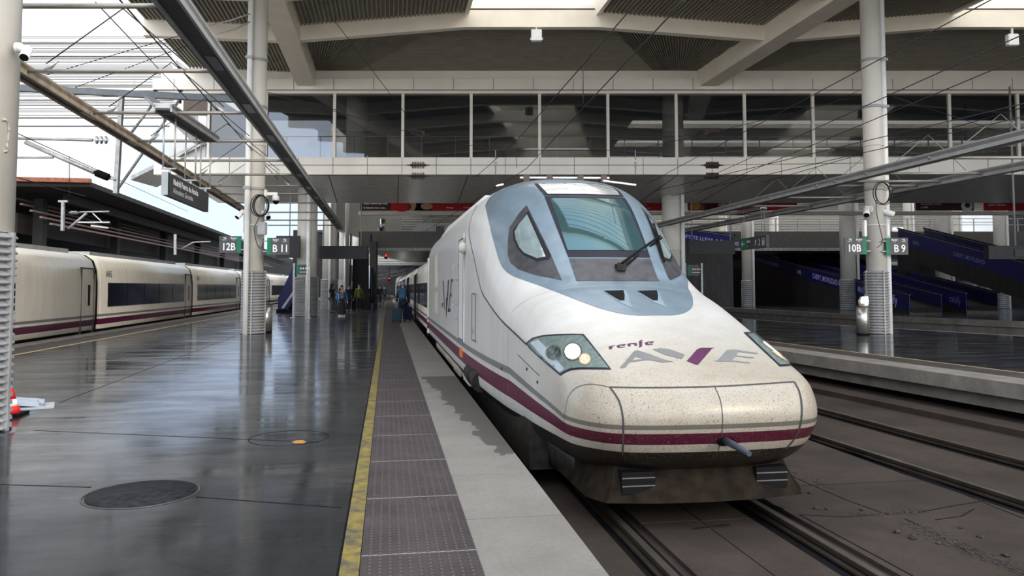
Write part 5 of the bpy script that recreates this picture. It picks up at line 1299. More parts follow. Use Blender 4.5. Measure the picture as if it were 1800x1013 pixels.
# pale annex left of the bridge end
bm = BM(); box(bm, -1.1, 1.05, 0, 5, -1.2, 2.0); t = thing('annex', 'pale building piece seen left of the bridge end, below the louvres', 'building', at_d(330, 262, 45), -YAW); obj('wall', bm, M_louvre, t)
bm = BM(); v = [bm.verts.new(p) for p in ((-3.2, -.3, -1.9), (1.4, -.3, .4), (1.4, 3, .4), (-3.2, 3, -1.9), (-3.2, -.3, -1.65), (1.4, -.3, .65), (1.4, 3, .65), (-3.2, 3, -1.65))]
for fc in ((3, 2, 1, 0), (4, 5, 6, 7), (0, 1, 5, 4), (1, 2, 6, 5), (2, 3, 7, 6), (3, 0, 4, 7)): bm.faces.new([v[i] for i in fc])
obj('stair_roof', bm, M_galv, t)
bm = BM(); box(bm, hpx(335, 178, 46).x, hpx(361, 178, 46).x, 45, 46.5, hpx(340, 242, 46).z, hpx(340, 177, 46).z); o = obj('roof_plant', bm, mat('brown_plant', (.07, .055, .045), .6)); o.rotation_euler = HR; tag(o, 'dark brown plant box at the left end of the bridge', 'plant box')

# ================================================================== behind the bridge: second level, louvre wall, closed hall
M_lgrey = mat('grey_louvre_wall', (.45, .44, .41), .5, var=.08)
def hb(name, x0, x1, d0, d1, z0, z1, m, st=True):
    bm = BM(); box(bm, x0, x1, d0, d1, z0, z1)
    o = struct(name, bm, m) if st else obj(name, bm, m)
    o.rotation_euler = HR; return o
hX = lambda px, D: (px - 900) / FPX * D
hZ = lambda py, D: CAM_H + (505 - py) / FPX * D
bm = BM(); Dw = 92
box(bm, hX(600, Dw), 70, Dw, Dw + .5, 4.2, 16)
for k in range(38): z = 4.4 + k * .3; box(bm, hX(600, Dw), 70, Dw - .12, Dw, z, z + .14)
o = struct('wall_back', bm, M_lgrey); o.rotation_euler = HR
hb('wall_back', hX(600, 62), hX(600, 62) + .4, 58, 92, 6, 14, M_cream)

for d0, d1 in ((44.2, 50), (52.5, 57), (59.5, 64), (66.5, 71), (73.5, 78), (80.5, 85), (87.5, 92.5)): hb('ceiling', hX(560, 48), 80, d0, d1, 12.6, 12.9, M_deck)
for d0 in (50, 57, 64, 71, 78, 85): hb('ceiling', hX(560, 48), 8, d0, d0 + 2.5, 12.6, 12.9, M_deck)
hb('ceiling', -24, 60, 92.5, 160, 8.2, 8.5, M_darkgrey)
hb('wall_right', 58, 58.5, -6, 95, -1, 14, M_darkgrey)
hb('ceiling', 35, 60, 6, 44.5, 12.9, 13.1, M_deck)
D2 = 62
hb('gallery_fascia', hX(630, D2), 60, D2, D2 + .3, hZ(441, D2), hZ(407, D2), mat('gallery_grey', (.075, .07, .062), .5))
hb('gallery_floor', hX(630, D2), 60, D2, 91, hZ(441, D2), hZ(436, D2), M_soffit)
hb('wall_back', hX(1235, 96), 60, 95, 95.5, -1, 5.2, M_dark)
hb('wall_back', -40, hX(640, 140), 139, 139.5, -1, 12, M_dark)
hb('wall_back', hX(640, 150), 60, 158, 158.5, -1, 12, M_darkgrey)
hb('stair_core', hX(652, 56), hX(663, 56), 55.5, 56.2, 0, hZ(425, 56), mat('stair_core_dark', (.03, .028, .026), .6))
# gallery railing
bm = BM()
for z in (.55, 1.05): tube(bm, [(hX(665, D2), D2 + .1, hZ(407, D2) + z), (58, D2 + .1, hZ(407, D2) + z)], .03, 6)
for k in range(40): x = hX(665, D2) + 1.8 * k; box(bm, x - .03, x + .03, D2 + .07, D2 + .13, hZ(407, D2), hZ(407, D2) + 1.05)
o = obj('gallery_railing', bm, M_steelgrey, rot=HR); tag(o, 'thin grey railing along the far gallery behind the bridge', 'railing')
# plant box on the gallery
p = at_d(795, 408, 64); t = thing('ventilation_box', 'large pale grey ventilation box on the far gallery, left of the train roof', 'machine', p, -YAW)
bm = BM(); w = 3.25; loft(bm, [[(-w, 0, -.75), (w, 0, -.75), (w, 0, .78), (-w + .35, 0, .78), (-w, 0, .4)], [(-w, 3, -.75), (w, 3, -.75), (w, 3, .78), (-w + .35, 3, .78), (-w, 3, .4)]], smooth=False); obj('casing', bm, mat('pale_casing', (.42, .43, .43), .4), t)
for x in (-1.35, 1.6): bm = BM(); [box(bm, x + .14 * k, x + .14 * k + .08, -.03, 0, .05, .5) for k in range(5)]; obj('grille', bm, M_darkgrey, t)
bm = BM(); lathe(bm, [(.16, .78), (.16, 1.25)], 12, Matrix.Translation((-1.9, 1, 0))); obj('flue', bm, M_steelgrey, t)
bm = BM(); lathe(bm, [(.3, hZ(407, D2)), (.3, hZ(382, D2))], 16, Matrix.Translation((hX(670, D2 + 1), D2 + 1, 0))); o = obj('steel_drum', bm, M_chrome, rot=HR); tag(o, 'small shiny steel cylinder on the far gallery near the staircase', 'tank')
# advertising banners on a beam
DA = 50
hb('banner_beam', hX(628, DA), 50, DA + .1, DA + .6, hZ(377, DA), hZ(371, DA), M_cream)
M_red = mat('banner_red', (.42, .012, .015), .5, var=.1); M_maroon = mat('banner_maroon', (.06, .02, .022), .5); M_skin = mat('skin', (.45, .24, .16), .6, var=.05)
def banner(px0, px1, y0, y1, label, parts_):
    t = thing('banner', label, 'banner', at_d(px0, y1, DA), -YAW); W_ = hX(px1, DA) - hX(px0, DA); H_ = (y1 - y0) / FPX * DA
    bm = BM(); box(bm, 0, W_, -.02, .08, 0, H_); obj('board', bm, M_red, t)
    for kind, x0, x1, z0, z1, m, s in parts_:
        if kind == 'box': bm = BM(); box(bm, x0 * W_, x1 * W_, -.03, -.02, z0 * H_, z1 * H_); obj('printed_field', bm, m, t)
        elif kind == 'blob': bm = BM(); prism(bm, [((x0 + (x1 - x0) * (.5 + .5 * math.cos(a))) * W_, (z0 + (z1 - z0) * (.5 + .5 * math.sin(a))) * H_) for a in [2 * PI * k / 18 for k in range(18)]], .03, .045, Matrix.Rotation(PI / 2, 4, 'X')); obj('printed_figure', bm, m, t)
        else: flat_text(s, z1, (x0 * W_, -.05, z0 * H_), (1, 0, 0), (0, 0, 1), m, t, 'lettering', bold=.003, align='LEFT')
banner(633, 1168, 353, 370.5, 'long red and maroon advertising banner with a reclining figure, behind the bridge', [('box', 0, .10, 0, 1, M_maroon, ''), ('blob', .105, .17, -.1, .9, M_red, ''), ('blob', .155, .185, 0, 1.1, M_skin, ''), ('box', .18, .235, 0, 1, M_black, ''), ('blob', .20, .24, .1, .8, M_skin, ''), ('t', .012, 0, .72, .17, M_letter, 'gastar menos que toda'), ('t', .012, 0, .28, .17, M_letter, 'la historia de tu casa.'), ('t', .262, 0, .8, .10, M_letter, '* Gastos de tu hogar y su compra calculados'), ('t', .285, 0, .3, .13, M_letter, 'Naturgy'), ('t', .34, 0, .3, .12, M_letter, 'www.aerotermia'), ('t', .93, 0, .6, .12, M_letter, 'tu casa'), ('t', .93, 0, .25, .12, M_letter, 'aerotermia')])
banner(1209, 1402, 354, 370.5, 'advertising banner with red field lettered AEROTERMIA, right of the stout column', [('box', 0, .27, 0, 1, mat('banner_orange', (.30, .08, .03), .5, var=.5), ''), ('blob', .02, .12, .1, .9, mat('banner_amber', (.6, .3, .08), .5), ''), ('box', .15, .27, 0, 1, M_maroon, ''), ('t', .28, 0, .62, .26, M_letter, 'AEROTERMIA')])
banner(1610, 1712, 354, 370.5, 'dark advertising banner with small white text, right of the B9 sign', [('box', 0, 1, 0, 1, M_maroon, ''), ('t', .08, 0, .7, .15, M_letter, 'Tu compañía, tu hogar'), ('t', .08, 0, .35, .15, M_letter, 'al 100%'), ('blob', .78, .98, -.1, 1.1, M_letter, ''), ('blob', .84, .94, .3, .9, M_maroon, '')])
banner(1730, 1850, 354, 370.5, 'red advertising banner at the right picture edge', [('t', .05, 0, .6, .2, M_letter, 'AEROTERMIA')])
# bright daylight opening far right: a window in the louvre wall with buildings outside
for k, (xa, xb, ya, yb) in enumerate(((1690, 1757, 374, 425), (1571, 1591, 399, 418))):
    D = 91.2; bm = BM(); box(bm, hX(xa, D), hX(xb, D), D, D + .1, hZ(yb, D), hZ(ya, D))
    o = obj('window_%d' % (40 + k), bm, mat('daylit_pane', (.8, .85, .9), .4, emit=(.85, .92, 1), estr=.75, var=.3, scale=.5)); o['kind'] = 'structure'; o.rotation_euler = HR
    bm = BM(); [box(bm, hX(xa, D), hX(xb, D), D - .12, D - .04, hZ(ya + (yb - ya) * f_, D) - .04, hZ(ya + (yb - ya) * f_, D) + .04) for f_ in (.0, .33, .66, 1)]; obj('window_bar', bm, M_cream, o)

# ================================================================== moving walkways with blue side panels
M_navy = mat('navy_panel', (.010, .010, .10), .4, var=.15); M_navyd = mat('dark_navy_panel', (.012, .012, .08), .4)
M_cabletter = mat('pale_blue_lettering', (.45, .47, .95), .5); M_clad2 = mat('dark_metal_cladding', (.035, .032, .03), .4, metal=.3, var=.3, stretch=(1, 1, .2))
def walkway(label, P0, P1, letters, wid=1.8, band=1.02, cat='moving walkway', solid=True):
    """P0 foot, P1 head of the lower edge of the blue side panel (world)"""
    d = P1 - P0; hz = Vector((d.x, d.y, 0)); rz = math.atan2(hz.y, hz.x); L = hz.length; rise = d.z
    t = thing('moving_walkway', label, cat, (P0.x, P0.y, 0), rz); sl = rise / L; z0 = P0.z
    def quadband(bm, x0, x1, y, dz0, dz1, th=.04):
        a = [(x0, y, z0 + sl * x0 + dz0), (x1, y, z0 + sl * x1 + dz0), (x1, y, z0 + sl * x1 + dz1), (x0, y, z0 + sl * x0 + dz1)]
        v = [bm.verts.new((p[0], p[1] + q, p[2])) for q in (0, th) for p in a]
        for fc in ((0, 1, 2, 3), (7, 6, 5, 4), (0, 4, 5, 1), (1, 5, 6, 2), (2, 6, 7, 3), (3, 7, 4, 0)): bm.faces.new([v[i] for i in fc])
    for y in (0, -wid):
        bm = BM(); quadband(bm, 0, L, y, 0, band); obj('side_panel', bm, M_navy if y == 0 else M_navyd, t)
        bm = BM(); quadband(bm, -.2, L + .1, y - .03, band, band + .07, .10); obj('handrail', bm, M_black, t)
        bm = BM(); quadband(bm, -.1, L, y - .01, band - .04, band, .06); obj('bright_edge', bm, M_galv, t)
    bm = BM(); quadband(bm, 0, L, -wid + .05, -.05, .25, wid - .1); obj('tread', bm, M_grime_black, t)
    bm = BM()
    g0, g1 = (0, 0) if solid else (max(z0 - 1.0, 0), z0 + rise - 1.0)
    v = [bm.verts.new(p) for p in ((0, .03, g0), (L, .03, g1), (L, .03, z0 + rise), (0, .03, z0), (0, -wid, g0), (L, -wid, g1), (L, -wid, z0 + rise), (0, -wid, z0))]
    for fc in ((0, 1, 2, 3), (7, 6, 5, 4), (1, 5, 6, 2), (0, 3, 7, 4)): bm.faces.new([v[i] for i in fc])
    obj('base_cladding', bm, M_clad2, t)
    bm = BM()
    for k in range(int(L / .6)): x = .6 * k; box(bm, x, x + .015, .03, .036, 0, max(.05, z0 + sl * x - .02))
    bm.free()
    for s, size, x, dz, m, back in letters:
        zc = z0 + sl * x + dz
        if back: bm = BM(); quadband(bm, x - back, x + back, .045, .02, band - .06, .01); obj('dark_field', bm, M_navyd, t)
        flat_text(s, size, (x, .07, zc), (-1, 0, -sl), (0, 0, 1), m, t, 'lettering', bold=.004)
    return t
P0 = at_d(1600, 548, 44); P0.z = .12; P1 = at_d(1282, 449, 86)
LT = [('cabify', .8, 2.3, .46, M_cabletter, 0), ('CABIFY, MOVILIDAD MEIDIN', .56, 12.0, .46, M_cabletter, 0), ('MADRID', .56, 6.0, .46, M_cabletter, 0), ('cabify', .45, 18.6, .46, M_letter, 1.6), ('MUCHAS FORMAS DE DECIRLO, UNA DE MOVERSE', .50, 29.5, .46, M_cabletter, 0)]
LT = [(s, sz, x, dz, m, b_) for s, sz, x, dz, m, b_ in LT]
walkway('long blue-sided moving walkway rising to the left behind the right platform', P0, P1, LT)
P0 = at_d(1634, 548, 45); P0.z = .2; P1 = at_d(1325, 443, 84); P0 += RT * 2.2; P1 += RT * 2.2
walkway('rear blue-sided moving walkway, just behind the long blue one', P0, P1, [('cabify', .6, 1.2, .42, mat('dim_lettering', (.2, .2, .45), .5), 0)])
P0 = at_d(1850, 510, 37.5); P1 = at_d(1580, 428, 53)
walkway('dark blue moving walkway descending to the right picture edge', P0, P1, [('cabify', .4, 13, .4, mat('dim_lettering', (.2, .2, .45), .5), 0), ('CABIFY, MOVILIDAD', .36, 7, .4, mat('dim_lettering', (.2, .2, .45), .5), 0)], solid=False)
# head landing left of the walkway and its curved support
P0 = at_d(1288, 437, 60); P1 = at_d(1200, 424, 61); walkway('short upper moving walkway with blue panel left of the exit sign', P0, P1, [('CABIFY TE LLEVA A DONDE', .4, 2.0, .4, M_cabletter, 0)], wid=1.2)
# left navy stair flank and central staircase
P0 = at_d(489, 505, 46); t = thing('stair_flank', 'navy-blue stair side panel with a silver rail beside the left column', 'staircase', (P0.x, P0.y, 0), -YAW)
bm = BM(); pts = [(0, .0), (.5, 0), (1.25, 1.45), (1.25, 2.7), (.85, 2.7), (0, .9)]; prism(bm, pts, 0, 2.2, Matrix.Rotation(PI / 2, 4, 'X') @ Matrix.Translation((0, 0, -2.2))); obj('flank', bm, mat('deep_navy', (.008, .008, .06), .4), t)
bm = BM(); bar(bm, (.28, -.02, .28), (1.3, -.02, 1.75), .04, .14); obj('rail', bm, M_galv, t)
bm = BM(); box(bm, -.1, .9, 0, 2.2, 0, .22); obj('plinth', bm, M_black, t)
a = at_d(634, 505, 52); t = thing('escalator', 'dark escalator rising away between glass sides beyond the hanging board', 'escalator', (a.x, a.y, 0), .035)
bm = BM()
for k in range(22): y = .3 * k; box(bm, -.6, .6, y + .6, y + .95, 0 if k < 3 else .2 * k - .5, .2 * (k + 1))
obj('steps', bm, M_dark, t)
for s in (-1, 1):
    bm = BM(); v = [bm.verts.new((s * (.72 + q), y, z)) for q in (0, .12) for y, z in ((0, 0), (0, 1.0), (.8, 1.15), (7.6, 5.6), (9, 5.6), (9, 4.4), (7.5, 4.2))]
    n = 7
    bm.faces.new(v[:n]); bm.faces.new(v[n:][::-1])
    for i in range(n): bm.faces.new((v[i], v[(i + 1) % n], v[n + (i + 1) % n], v[n + i]))
    obj('balustrade', bm, M_navyd, t)
    bm = BM(); tube(bm, [(s * .78, y, z) for y, z in ((0, .5), (-.15, .8), (0, 1.05), (.8, 1.2), (7.6, 5.65), (9, 5.65))], .06, 8); obj('handrail', bm, M_black, t)
# white service cabinets against the dark wall
for k, (px, py, w_, h_, D, lb) in enumerate(((1624, 512, 1.0, 1.0, 55, 'dim grey service cabinet, leftmost of the row at right'), (1652, 513, .9, 1.1, 55, 'pale service cabinet with a white box on its side'), (1697, 513, 1.9, 1.1, 55, 'wide grey double service cabinet behind the right platform'), (1733, 513, .8, 1.1, 55, 'pale service cabinet with a white box, rightmost of the row'))):
    p = at_d(px, 505, D); t = thing('service_cabinet', lb, 'cabinet', (p.x, p.y, .85), -YAW); bm = BM(); box(bm, -w_ / 2, w_ / 2, 0, .6, 0, h_); obj('body', bm, mat('cabinet_grey', (.13, .13, .128), .5), t)
    bm = BM(); n = 2 if w_ > 1.5 else 1
    for j in range(n): x = (-.45 + .9 * j) if n == 2 else .12; box(bm, x - .2, x + .2, -.15, 0, .35, .85)
    obj('meter_box', bm, mat('meter_white', (.42, .42, .41), .4), t)
    bm = BM(); tube(bm, [(-w_ / 2, -.05, h_ + .03), (w_ / 2, -.05, h_ + .03)], .04, 6); box(bm, -w_ / 2, w_ / 2, .05, .5, -.85, 0); obj('rail', bm, M_darkgrey, t)
hb('wall_plinth', hX(1590, 56), 50, 56, 57, 0, 4.2, M_dark)
bm = BM(); box(bm, -1.4, 2.5, 0, .4, -.32, .32); t = thing('sign_box', 'large dark grey panel hanging above the walkway at the right edge', 'panel', at_d(1790, 444, 36), -YAW); obj('panel', bm, mat('dim_panel', (.03, .03, .031), .5), t)
bm = BM(); box(bm, -.2, .3, -.05, 0, -.2, .15); obj('access_door', bm, mat('dim_door', (.045, .045, .045), .5), t)
bm = BM(); tube(bm, [(0, .2, .3), (0, .2, 8)], .05, 6); obj('hanger', bm, M_steelgrey, t)
# red signal lamps far down the platform
for px, py, D, lb in ((684, 489.5, 95, 'glowing red signal lamp far down the near platform'), (660.5, 496.5, 90, 'small red signal lamp above the distant crowd'), (678.5, 449.5, 70, 'red indicator light under the far gallery'), (1212, 497, 80, 'red signal light behind the train nose'), (1222, 489, 85, 'small red light right of the standing sign')):
    t = thing('signal_lamp', lb, 'signal', at_d(px, py, D)); bm = BM(); lathe(bm, [(.02, -.1), (.10, -.08), (.10, .02)], 14, Matrix.Rotation(PI / 2, 4, 'X')); obj('lamp', bm, mat('red_glow', (.6, .01, .01), .4, emit=(1, .03, .02), estr=2.5), t)
    bm = BM(); box(bm, -.15, .15, .0, .2, -.3, .22); lathe(bm, [(.05, -6.2 if py > 480 else -.3), (.05, -.2)], 8) if False else None; tube(bm, [(0, .1, .2), (0, .1, (4.56 if py > 480 else 4.6) - t.location.z if py > 480 else .6)], .03, 6); obj('housing', bm, M_black, t)
# distant train-shed lights and clutter between the columns
bm = BM()
for k in range(9): bar(bm, at_d(655 + 3 * k, 470 + (k * 7) % 22, 100 + 3 * k), at_d(770 - 5 * k, 462 + (k * 11) % 26, 100 + 3 * k), .12, .10)
tag(obj('distant_catenary', bm, mat('dim_steel', (.22, .22, .21), .5)), 'tangle of pale overhead line arms far beyond the gallery', 'overhead line arm', kind='stuff')

# ================================================================== floor things at the left
p = at_z(14, 731, 0); t = thing('traffic_cone', 'red and white traffic cone on a black base behind the left pillar', 'traffic cone', at_z(15, 731, 0))
bm = BM(); box(bm, -.17, .17, -.17, .17, 0, .035); bmesh.ops.bevel(bm, geom=bm.edges[:], offset=.01, segments=2, affect='EDGES'); obj('base', bm, M_black, t)
bm = BM(); lathe(bm, [(.13, .035), (.10, .12)], 20); lathe(bm, [(.075, .2), (.03, .36)], 20); obj('cone', bm, mat('cone_red', (.6, .02, .02), .5), t)
bm = BM(); lathe(bm, [(.10, .12), (.075, .2)], 20); obj('white_band', bm, M_letter, t)
t = thing('folded_floor_sign', 'white folded warning sign lying flat on the floor beside the cone', 'floor sign', at_z(48, 716, 0), .25)
bm = BM(); box(bm, -.28, .30, -.28, .24, 0, .015, Matrix.Rotation(.12, 4, 'Z')); obj('lower_panel', bm, mat('dull_plastic', (.30, .31, .33), .4), t)
bm = BM(); Mx = Matrix.Translation((-.02, .04, .05)) @ Matrix.Rotation(.14, 4, 'Y') @ Matrix.Rotation(.12, 4, 'Z'); box(bm, -.26, .2, -.2, -.14, 0, .03, Mx); box(bm, -.26, .2, .2, .26, 0, .03, Mx); box(bm, .14, .20, -.2, .26, 0, .03, Mx); box(bm, -.26, -.20, -.2, .26, 0, .03, Mx); box(bm, -.26, .2, -.2, .26, -.012, 0, Mx); obj('upper_panel', bm, mat('pale_blue_plastic', (.30, .34, .40), .35), t)
# ================================================================== people and luggage
def skin_mesh(name, chains, material, parent, sub=1):
    """chains: list of [(point, radius), ...]; chains that start on an existing point branch from it"""
    bm = BM(); V = {}; R = {}
    def vert(p, r):
        k = tuple(round(c, 3) for c in p)
        if k not in V: V[k] = bm.verts.new(p); R[k] = r
        return V[k]
    for ch in chains:
        last = None
        for p, r in ch:
            v_ = vert(p, r)
            if last and last != v_ and not bm.edges.get((last, v_)): bm.edges.new((last, v_))
            last = v_
    bm.verts.index_update(); rad = list(R.values())
    me = bpy.data.meshes.new(name); bm.to_mesh(me); bm.free(); o = bpy.data.objects.new(name, me); COL.objects.link(o)
    o.modifiers.new('skin', 'SKIN'); sv = me.skin_vertices[0].data
    for i, r in enumerate(rad):
        rr = r if hasattr(r, '__len__') else (r, r); sv[i].radius = rr; sv[i].use_root = (i == 0)
    sb = o.modifiers.new('sub', 'SUBSURF'); sb.levels = sb.render_levels = sub
    bpy.context.view_layer.update()
    m2 = bpy.data.meshes.new_from_object(o.evaluated_get(bpy.context.evaluated_depsgraph_get()))
    bpy.data.objects.remove(o); m2.name = name; m2.shade_smooth(); m2.materials.clear(); m2.materials.append(material)
    o = bpy.data.objects.new(name, m2); COL.objects.link(o); o.parent = parent; return o
def hand_chains(w, d, s):
    """five fingers from the wrist w, hand pointing along d"""
    w, d = Vector(w), Vector(d).normalized(); side = d.cross(Vector((0, 1, 0)))
    if side.length < .1: side = Vector((1, 0, 0))
    side.normalize(); palm = w + d * .075 * s; out = [[(tuple(w), .026 * s), (tuple(palm), (.036 * s, .018 * s))]]
    for k, (o_, L) in enumerate(((-.03, .055), (-.01, .068), (.01, .064), (.028, .05))):
        a = palm + side * o_ * s; out.append([(tuple(palm), (.036 * s, .018 * s)), (tuple(a + d * .02 * s), .010 * s), (tuple(a + d * L * .6 * s - Vector((0, .01, 0)) * s), .009 * s), (tuple(a + d * L * s - Vector((0, .025, 0)) * s), .008 * s)])
    out.append([(tuple(w + d * .03 * s), .024 * s), (tuple(w + d * .055 * s - side * .045 * s), .011 * s), (tuple(w + d * .085 * s - side * .055 * s), .009 * s)])
    return out
def person(loc, rz, label, h=1.7, top=(.1, .1, .1), legs=(.05, .05, .06), hair=(.02, .015, .012), shoes=(.03, .03, .03), lh=None, rh=None, step=.0, skirt=False, hood=False, cap=None, longhair=False, group=None, name='person', hair_on=True, lean=0):
    """figure facing local -Y; lh / rh are wrist positions in units of the height"""
    t = thing(name, label, 'person', loc, rz, group); s = h
    P = lambda x, y, z: (x * s, (y + lean * z) * s, z * s)
    lh = lh or (-.165, -.02, .47); rh = rh or (.165, -.02, .47)
    def elbow(sh, w): m = (Vector(sh) + Vector(w)) / 2; d_ = (Vector(w) - Vector(sh)).length; bend = math.sqrt(max(.0, .158 ** 2 - (d_ / 2) ** 2)); return tuple(m + Vector((.25 * (1 if sh[0] > 0 else -1), .9, -.3)).normalized() * bend)
    shL, shR = (-.105, 0, .80), (.105, 0, .80); elL, elR = elbow(shL, lh), elbow(shR, rh)
    pel = P(0, 0, .52); mid = P(0, -.005, .63); ch = P(0, 0, .74); nk = P(0, .005, .845)
    kL, kR = (-.055, -.02 - step * .3, .285), (.055, -.02 + step * .3, .285); aL, aR = (-.055, .01 - step, .045), (.055, .01 + step, .045)
    legsC = lambda e: [[(pel, (.088 * s + e, .062 * s + e)), (P(-.052, 0, .47), .058 * s + e), (P(*kL), .036 * s + e), (P(*aL), .025 * s + e)], [(pel, (.088 * s + e, .062 * s + e)), (P(.052, 0, .47), .058 * s + e), (P(*kR), .036 * s + e), (P(*aR), .025 * s + e)]]
    torso = lambda e: [[(pel, (.088 * s + e, .062 * s + e)), (mid, (.078 * s + e, .056 * s + e)), (ch, (.092 * s + e, .062 * s + e)), (P(0, 0, .80), (.07 * s + e, .05 * s + e))]]
    arms = lambda e: [[(P(0, 0, .80), (.07 * s + e, .05 * s + e)), (P(*sh_), .034 * s + e), (P(*el), .026 * s + e), (P(*w), .019 * s + e)] for sh_, el, w in ((shL, elL, lh), (shR, elR, rh))]
    feet = [[(P(*a), .025 * s), (P(a[0] * 1.05, a[1] - .045, .018), (.026 * s, .016 * s)), (P(a[0] * 1.1, a[1] - .085, .014), (.024 * s, .012 * s))] for a in (aL, aR)]
    hands = []
    for el, w in ((elL, lh), (elR, rh)): hands += hand_chains(P(*w), Vector(P(*w)) - Vector(P(*el)), s * .6)
    body_ = skin_mesh('body', torso(0) + legsC(0) + feet + arms(0) + hands + [[(P(0, 0, .80), (.07 * s, .05 * s)), (nk, .030 * s), (P(0, -.004, .885), (.036 * s, .043 * s)), (P(0, -.006, .925), (.043 * s, .054 * s)), (P(0, 0, .965), (.040 * s, .050 * s))]], M_skin, t)
    # face
    bm = BM()
    for sx in (-1, 1): bmesh.ops.create_icosphere(bm, subdivisions=1, radius=.006 * s, matrix=Matrix.Translation(P(sx * .017, -.058, .925)))
    obj('eyes', bm, M_black, t)
    bm = BM(); tube(bm, [P(0, -.056, .925), P(0, -.072, .905), P(0, -.060, .900)], .006 * s, 6, radii=[.004 * s, .009 * s, .006 * s]); obj('nose', bm, M_skin, t)
    bm = BM(); tube(bm, [P(-.013, -.055, .886), P(0, -.060, .885), P(.013, -.055, .886)], .0035 * s, 6); obj('mouth', bm, mat('lips', (.3, .1, .08), .5), t)
    bm = BM()
    for sx in (-1, 1): tube(bm, [P(sx * .043, .0, .935), P(sx * .049, .005, .92), P(sx * .044, .0, .905)], .006 * s, 6)
    obj('ears', bm, M_skin, t)
    hm = mat('hair_%d%d%d' % tuple(int(c * 99) for c in hair), hair, .6, var=.3, scale=20)
    if hair_on:
        bm = BM(); bmesh.ops.create_icosphere(bm, subdivisions=3, radius=1, matrix=Matrix.Translation(P(0, .012, .945)) @ Matrix.Diagonal((.051 * s, .058 * s, .058 * s, 1)))
        if longhair: loft(bm, [[P(.047 * math.cos(a) * k, .03 + .028 * math.sin(a), z) for a in [2 * PI * i / 12 for i in range(12)]] for z, k in ((.95, .9), (.88, 1.15), (.80, 1.2), (.74, .8))])
        for f in bm.faces: f.smooth = True
        obj('hair', bm, hm, t)
    if hood or cap:
        bm = BM(); bmesh.ops.create_icosphere(bm, subdivisions=3, radius=1, matrix=Matrix.Translation(P(0, .010, .948)) @ Matrix.Diagonal((.060 * s, .066 * s, .062 * s, 1)))
        if hood: tube(bm, [P(0, .02, .82), P(0, .025, .90), P(0, .02, .95)], .06 * s, 10)
        for f in bm.faces: f.smooth = True
        c_ = cap or top; obj('hood' if hood else 'cap', bm, mat('headwear_%d%d%d' % tuple(int(c * 99) for c in c_), c_, .8), t)
    e = .012 * s
    tm = mat('cloth_%d%d%d' % tuple(int(c * 99) for c in top), top, .8, var=.2, scale=12); lm = mat('cloth_%d%d%d' % tuple(int(c * 99) for c in legs), legs, .8, var=.2, scale=12)
    skin_mesh('jacket', torso(e) + [[(pel, (.088 * s + e, .062 * s + e)), (P(0, 0, .465), (.092 * s + e, .066 * s + e))]] + [[(P(0, 0, .80), (.07 * s + e, .05 * s + e)), (P(0, .004, .828), .042 * s)]] + arms(e), tm, t)
    if skirt:
        bm = BM(); loft(bm, [[P((w_) * math.cos(a), (w_ * .8) * math.sin(a), z) for a in [2 * PI * i / 20 for i in range(20)]] for z, w_ in ((.60, .075), (.52, .105), (.35, .115), (.12, .135), (.07, .14))]); obj('skirt', bm, lm, t)
    else: skin_mesh('trousers', legsC(e * 1.1), lm, t)
    sm_ = mat('shoe_%d' % int(shoes[0] * 99), shoes, .5)
    for a in (aL, aR):
        bm = BM(); loft(bm, [[P(a[0] + dx_ * k, a[1] + yy_, z_) for dx_, z_ in ((-.026, .0), (.026, 0), (.024, zt), (-.024, zt))] for yy_, k, zt in ((.03, .8, .05), (.0, 1, .055), (-.05, 1.1, .035), (-.10, .7, .02))]); obj('shoe', bm, sm_, t)
    return t, P
w, Pw = person(at_d(601, 505, 40.5).xy.to_3d(), .15, 'woman in a blue denim jacket and long black skirt talking on her phone', 1.66, top=(.03, .085, .16), legs=(.012, .012, .014), shoes=(.7, .7, .68), lh=(-.10, -.09, .86 - .06), rh=(.17, -.02, .50), skirt=True, longhair=True, step=.04)
bm = BM(); box(bm, -.035, .035, -.006, .006, -.07, .07, Matrix.Translation(Pw(-.085, -.12, .86)) @ Matrix.Rotation(.4, 4, 'Y')); ph = obj('phone', bm, M_black, rot=(0, 0, .15), loc=w.location); tag(ph, 'dark phone held up by the woman in the denim jacket', 'phone')
bm = BM(); bmesh.ops.create_icosphere(bm, subdivisions=2, radius=1, matrix=Matrix.Translation(Pw(-.16, -.02, .60)) @ Matrix.Diagonal((.07, .12, .15, 1))); tube(bm, [Pw(-.15, -.02, .66), Pw(-.08, -.03, .82), Pw(-.11, .03, .78)], .012, 6); tag(obj('shoulder_bag', bm, mat('royal_blue', (.02, .12, .5), .6), rot=(0, 0, .15), loc=w.location), 'bright blue bag hanging at the side of the woman on the phone', 'bag')
bm = BM(); tube(bm, [Pw(-.03, -.07, .80), Pw(-.01, -.085, .70), Pw(0, -.09, .66)], .008, 5); tube(bm, [Pw(.03, -.07, .80), Pw(.01, -.085, .70), Pw(0, -.09, .66)], .008, 5); box(bm, -.03, .03, -.005, .005, -.05, .04, Matrix.Translation(Pw(0, -.095, .63))); obj('lanyard', bm, mat('orange_ribbon', (.7, .2, .08), .6), w)
person(at_d(584, 505, 47).xy.to_3d(), 1.1, 'person in a black hooded jacket leaning by the column base, looking at a phone', 1.78, top=(.008, .008, .009), legs=(.09, .09, .095), hood=True, lh=(-.03, -.14, .66), rh=(.04, -.14, .64), hair_on=False)
person(at_d(613, 505, 49).xy.to_3d(), .4, 'dark figure in navy standing just right of the woman on the phone', 1.72, top=(.008, .012, .025), legs=(.01, .012, .025))
